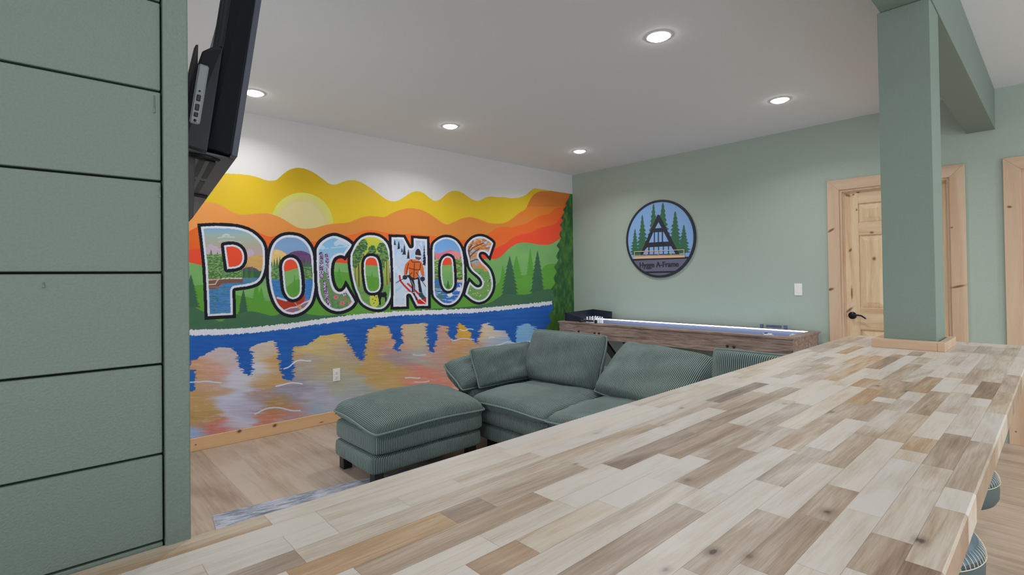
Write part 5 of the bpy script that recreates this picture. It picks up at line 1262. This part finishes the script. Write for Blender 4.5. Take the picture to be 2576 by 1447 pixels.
# pucks
def puck(px, py, cap, label):
    q = P2W(px, py, 2, 0.72); q.x = min(max(q.x, X0 + 0.17), X1 - 0.15)
    t = empty('shuffleboard_puck', (q.x, q.y, 0.7152)); tag(t, label, 'puck', 'pucks on the shuffleboard table')
    b = MB(); b.lathe([(0.0, 0.0), (0.024, 0.0), (0.0265, 0.004), (0.0265, 0.016), (0.023, 0.020), (0.0, 0.020)], None, 24); b.build('steel_body', plain('chrome', (225, 228, 235), 0.12, 1.0), t)
    b = MB(); b.lathe([(0.017, 0.0195), (0.018, 0.026), (0.013, 0.029), (0.0, 0.029)], None, 24); b.build('cap', plain(cap[0], cap[1], 0.4), t)
puck(1938, 846, ('white_cap', (232, 232, 240)), 'shiny white-capped puck standing alone on the lit playfield')
puck(1948, 838, ('blue_cap', (40, 56, 110)), 'dark blue puck behind the lone white puck')
puck(2001, 848, ('silver_cap', (210, 214, 225)), 'silver puck at the near right end of the playfield')
puck(2016, 842, ('silver_cap2', (214, 216, 226)), 'silver puck just behind the end puck of the playfield')

# ---------------------------------------------------------------- round sign on the sage wall
SG = lambda pts, depth=XG: [(P2W(px, py, 0, XG).y, P2W(px, py, 0, XG).z) for px, py in pts]
cs = lambda p: cv(1540, 480, 6.029, p)
sc_ = P2W(1662, 601, 0, XG); SCY, SCZ, SR = 3.253, sc_.z, 0.462
sg = empty('round_sign', (XG, SCY, SCZ)); tag(sg, 'round wall sign of a cabin among pines reading Hygge A-Frame', 'sign')
def corr(pts):
    """sign outline in the photo is a slightly uneven ellipse; put its drawing on a true circle"""
    r = []
    for yy, zz in SG(pts):
        u = (yy - 3.265) / 0.453; v = (zz - (SCZ - 0.002)) / 0.470
        r.append((u * SR, v * SR))
    return r
MS = lambda off: Matrix(((0, 0, -1, -off), (-1, 0, 0, 0), (0, 1, 0, 0), (0, 0, 0, 1)))
def layer(name, pts, off, th, mat, holes=None, clip=True, parent=None):
    q = [(-a, b_) for a, b_ in pts]
    b = MB(); b.prism(q, th, MS(off)); return b.build(name, mat, parent or sg)
circ = lambda r, n=96: [(r * math.cos(2 * math.pi * k / n), r * math.sin(2 * math.pi * k / n)) for k in range(n)]
C_NAVY = plain('sign_navy', (36, 40, 54), 0.6); C_SKY = plain('sign_sky', (136, 180, 236), 0.6); C_GRN = plain('sign_green', (54, 108, 78), 0.6)
C_SLATE = plain('sign_slate', (104, 106, 132), 0.6); C_TAN = plain('sign_tan', (226, 190, 150), 0.6); C_BRN = plain('sign_brown', (118, 92, 78), 0.6); C_TXT = plain('sign_text', (44, 46, 58), 0.6)
layer('backing_disc', circ(SR), 0.002, 0.012, C_NAVY)
layer('sky_disc', circ(SR * 0.945), 0.0141, 0.002, C_SKY)
# raised rim
b = MB(); b.lathe([(SR * 0.945, 0.014), (SR, 0.014), (SR, 0.022), (SR * 0.945, 0.022), (SR * 0.945, 0.014)], Matrix(((0, 0, -1, 0), (1, 0, 0, 0), (0, 1, 0, 0), (0, 0, 0, 1))), 96, smooth=False); b.build('rim', C_NAVY, sg)
def pine(cx, yt, yb, hw, n, seed):
    rnd = random.Random(seed); L, Rr = [], []
    for i in range(n):
        f = (i + 0.6) / n; yy = yt + (yb - yt) * f; w = hw * (0.06 + 0.94 * f ** 1.0)
        L += [(cx - w * 0.45, yy - (yb - yt) / n * 0.35), (cx - w * rnd.uniform(0.82, 1.12), yy + (yb - yt) / n * 0.25)]
        Rr += [(cx + w * 0.45, yy - (yb - yt) / n * 0.35), (cx + w * rnd.uniform(0.82, 1.12), yy + (yb - yt) / n * 0.25)]
    return [(cx, yt)] + L + [(cx, yb)] + Rr[::-1]
for k, q in enumerate(((352, 580, 985, 84, 9), (461, 365, 980, 122, 10), (627, 195, 960, 150, 11), (765, 178, 940, 175, 11), (948, 310, 960, 150, 11), (1077, 520, 950, 112, 9))):
    pts = corr(cs(pine(*q, seed=k + 5)))
    pts = [(a, b_) if math.hypot(a, b_) < SR * 0.935 else (a * SR * 0.935 / math.hypot(a, b_), b_ * SR * 0.935 / math.hypot(a, b_)) for a, b_ in pts]
    layer('pine_tree', pts, 0.0162 + 0.0003 * k, 0.002, C_GRN)
# A-frame cabin: dark gable with sky windows laid over it
tri = corr(cs([(698, 362), (1015, 985), (985, 985), (430, 985), (400, 985)]))
layer('cabin_front', corr(cs([(700, 362), (718, 372), (1012, 975), (432, 978), (685, 372)])), 0.0190, 0.003, C_NAVY)
for w_ in ([(704, 478), (750, 566), (655, 574)], [(628, 636), (636, 638), (636, 788), (562, 792)], [(652, 634), (694, 632), (694, 784), (652, 787)], [(711, 632), (754, 629), (754, 781), (711, 783)], [(772, 628), (780, 628), (856, 776), (773, 780)],
           [(540, 866), (554, 864), (554, 972), (476, 974), (508, 900)], [(572, 864), (628, 860), (628, 970), (572, 972)], [(642, 860), (698, 857), (698, 968), (642, 970)], [(713, 856), (770, 853), (770, 967), (713, 968)], [(785, 853), (845, 850), (845, 965), (785, 967)], [(860, 850), (892, 849), (955, 962), (860, 964)]):
    layer('window_opening', corr(cs(w_)), 0.0221, 0.0012, C_SKY)
# lower dark bands, slate field and lettering
def chord(v0, v1, r):
    """part of a disc of radius r between heights v0 and v1"""
    n = 24; t0, t1 = math.asin(max(-1, v0 / r)), math.asin(v1 / r)
    R1 = [(r * math.cos(t0 + (t1 - t0) * k / n), r * math.sin(t0 + (t1 - t0) * k / n)) for k in range(n + 1)]
    return R1 + [(-a, b_) for a, b_ in R1[::-1]]
def vz(py): return corr(cs([(700, py)]))[0][1]
r_in = SR * 0.944
layer('band', chord(-r_in, vz(1028), r_in), 0.0162, 0.004, C_NAVY)
layer('name_field', chord(vz(1232), vz(1056), r_in * 0.995), 0.0203, 0.0015, C_SLATE)
layer('lower_field', chord(-r_in * 0.995, vz(1260), r_in * 0.995), 0.0203, 0.0015, C_SLATE)
# deck and railing
layer('deck', corr(cs([(345, 1003), (1095, 985), (1095, 1020), (335, 1042)])), 0.0235, 0.002, C_TAN)
layer('deck_shade_board', corr(cs([(385, 990), (1060, 972), (1075, 985), (365, 1003)])), 0.0232, 0.0015, C_BRN)
b = MB()
def bar(p, q, w): 
    (ax, ay), (bx_, by_) = corr(cs([p])) [0], corr(cs([q]))[0]
    d = Vector((bx_ - ax, by_ - ay)).normalized(); n = Vector((-d.y, d.x)) * w
    pts = [(ax + n.x, ay + n.y), (bx_ + n.x, by_ + n.y), (bx_ - n.x, by_ - n.y), (ax - n.x, ay - n.y)]
    b.prism([(-u_, v_) for u_, v_ in pts], 0.003, MS(0.0256))
bar((342, 932), (1092, 902), 0.0042); bar((350, 998), (1092, 975), 0.0022)
for p, q in (((352, 930), (355, 1010)), ((525, 924), (527, 1005)), ((703, 917), (705, 1000)), ((892, 910), (893, 993)), ((1083, 902), (1085, 990))): bar(p, q, 0.0042)
b.build('deck_railing', C_TAN, sg)
# lettering in a narrow heavy face
cu = bpy.data.curves.new('lettering', 'FONT'); cu.body = 'Hygge A-Frame'; cu.align_x = 'CENTER'; cu.align_y = 'CENTER'; cu.size = 0.100; cu.extrude = 0.001; cu.offset = 0.0018; cu.space_character = 1.02
to = bpy.data.objects.new('lettering_tmp', cu); COL.objects.link(to)
bpy.context.view_layer.update()
tme = bpy.data.meshes.new_from_object(to); bpy.data.objects.remove(to)
cc = corr(cs([(427, 1150), (1003, 1130)])); wid_ = cc[1][0] - cc[0][0]
vs = np.array([v.co[:] for v in tme.vertices]); sx_ = abs(wid_) / (vs[:, 0].max() - vs[:, 0].min())
zc_ = (vz(1090) + vz(1195)) / 2; hgt = abs(vz(1090) - vz(1200)) / (vs[:, 1].max() - vs[:, 1].min()); mx_, my_ = (vs[:, 0].max() + vs[:, 0].min()) / 2, (vs[:, 1].max() + vs[:, 1].min()) / 2
xm_ = (cc[0][0] + cc[1][0]) / 2
for v in tme.vertices: v.co = MS(0.0222) @ Vector((-( xm_) + (v.co.x - mx_) * sx_, zc_ + (v.co.y - my_) * hgt, v.co.z))
lb = bmesh.new()
for dx_ in (-0.0024, 0.0, 0.0024):      # a heavier weight: three strokes side by side
    t_b = bmesh.new(); t_b.from_mesh(tme); bmesh.ops.translate(t_b, verts=t_b.verts[:], vec=(0.00004 * dx_ / 0.0024, dx_, 0)); tmp_ = bpy.data.meshes.new('t'); t_b.to_mesh(tmp_); t_b.free(); lb.from_mesh(tmp_); bpy.data.meshes.remove(tmp_)
tme = bpy.data.meshes.new('lettering'); lb.to_mesh(tme); lb.free()
link('lettering', tme, C_TXT, sg)
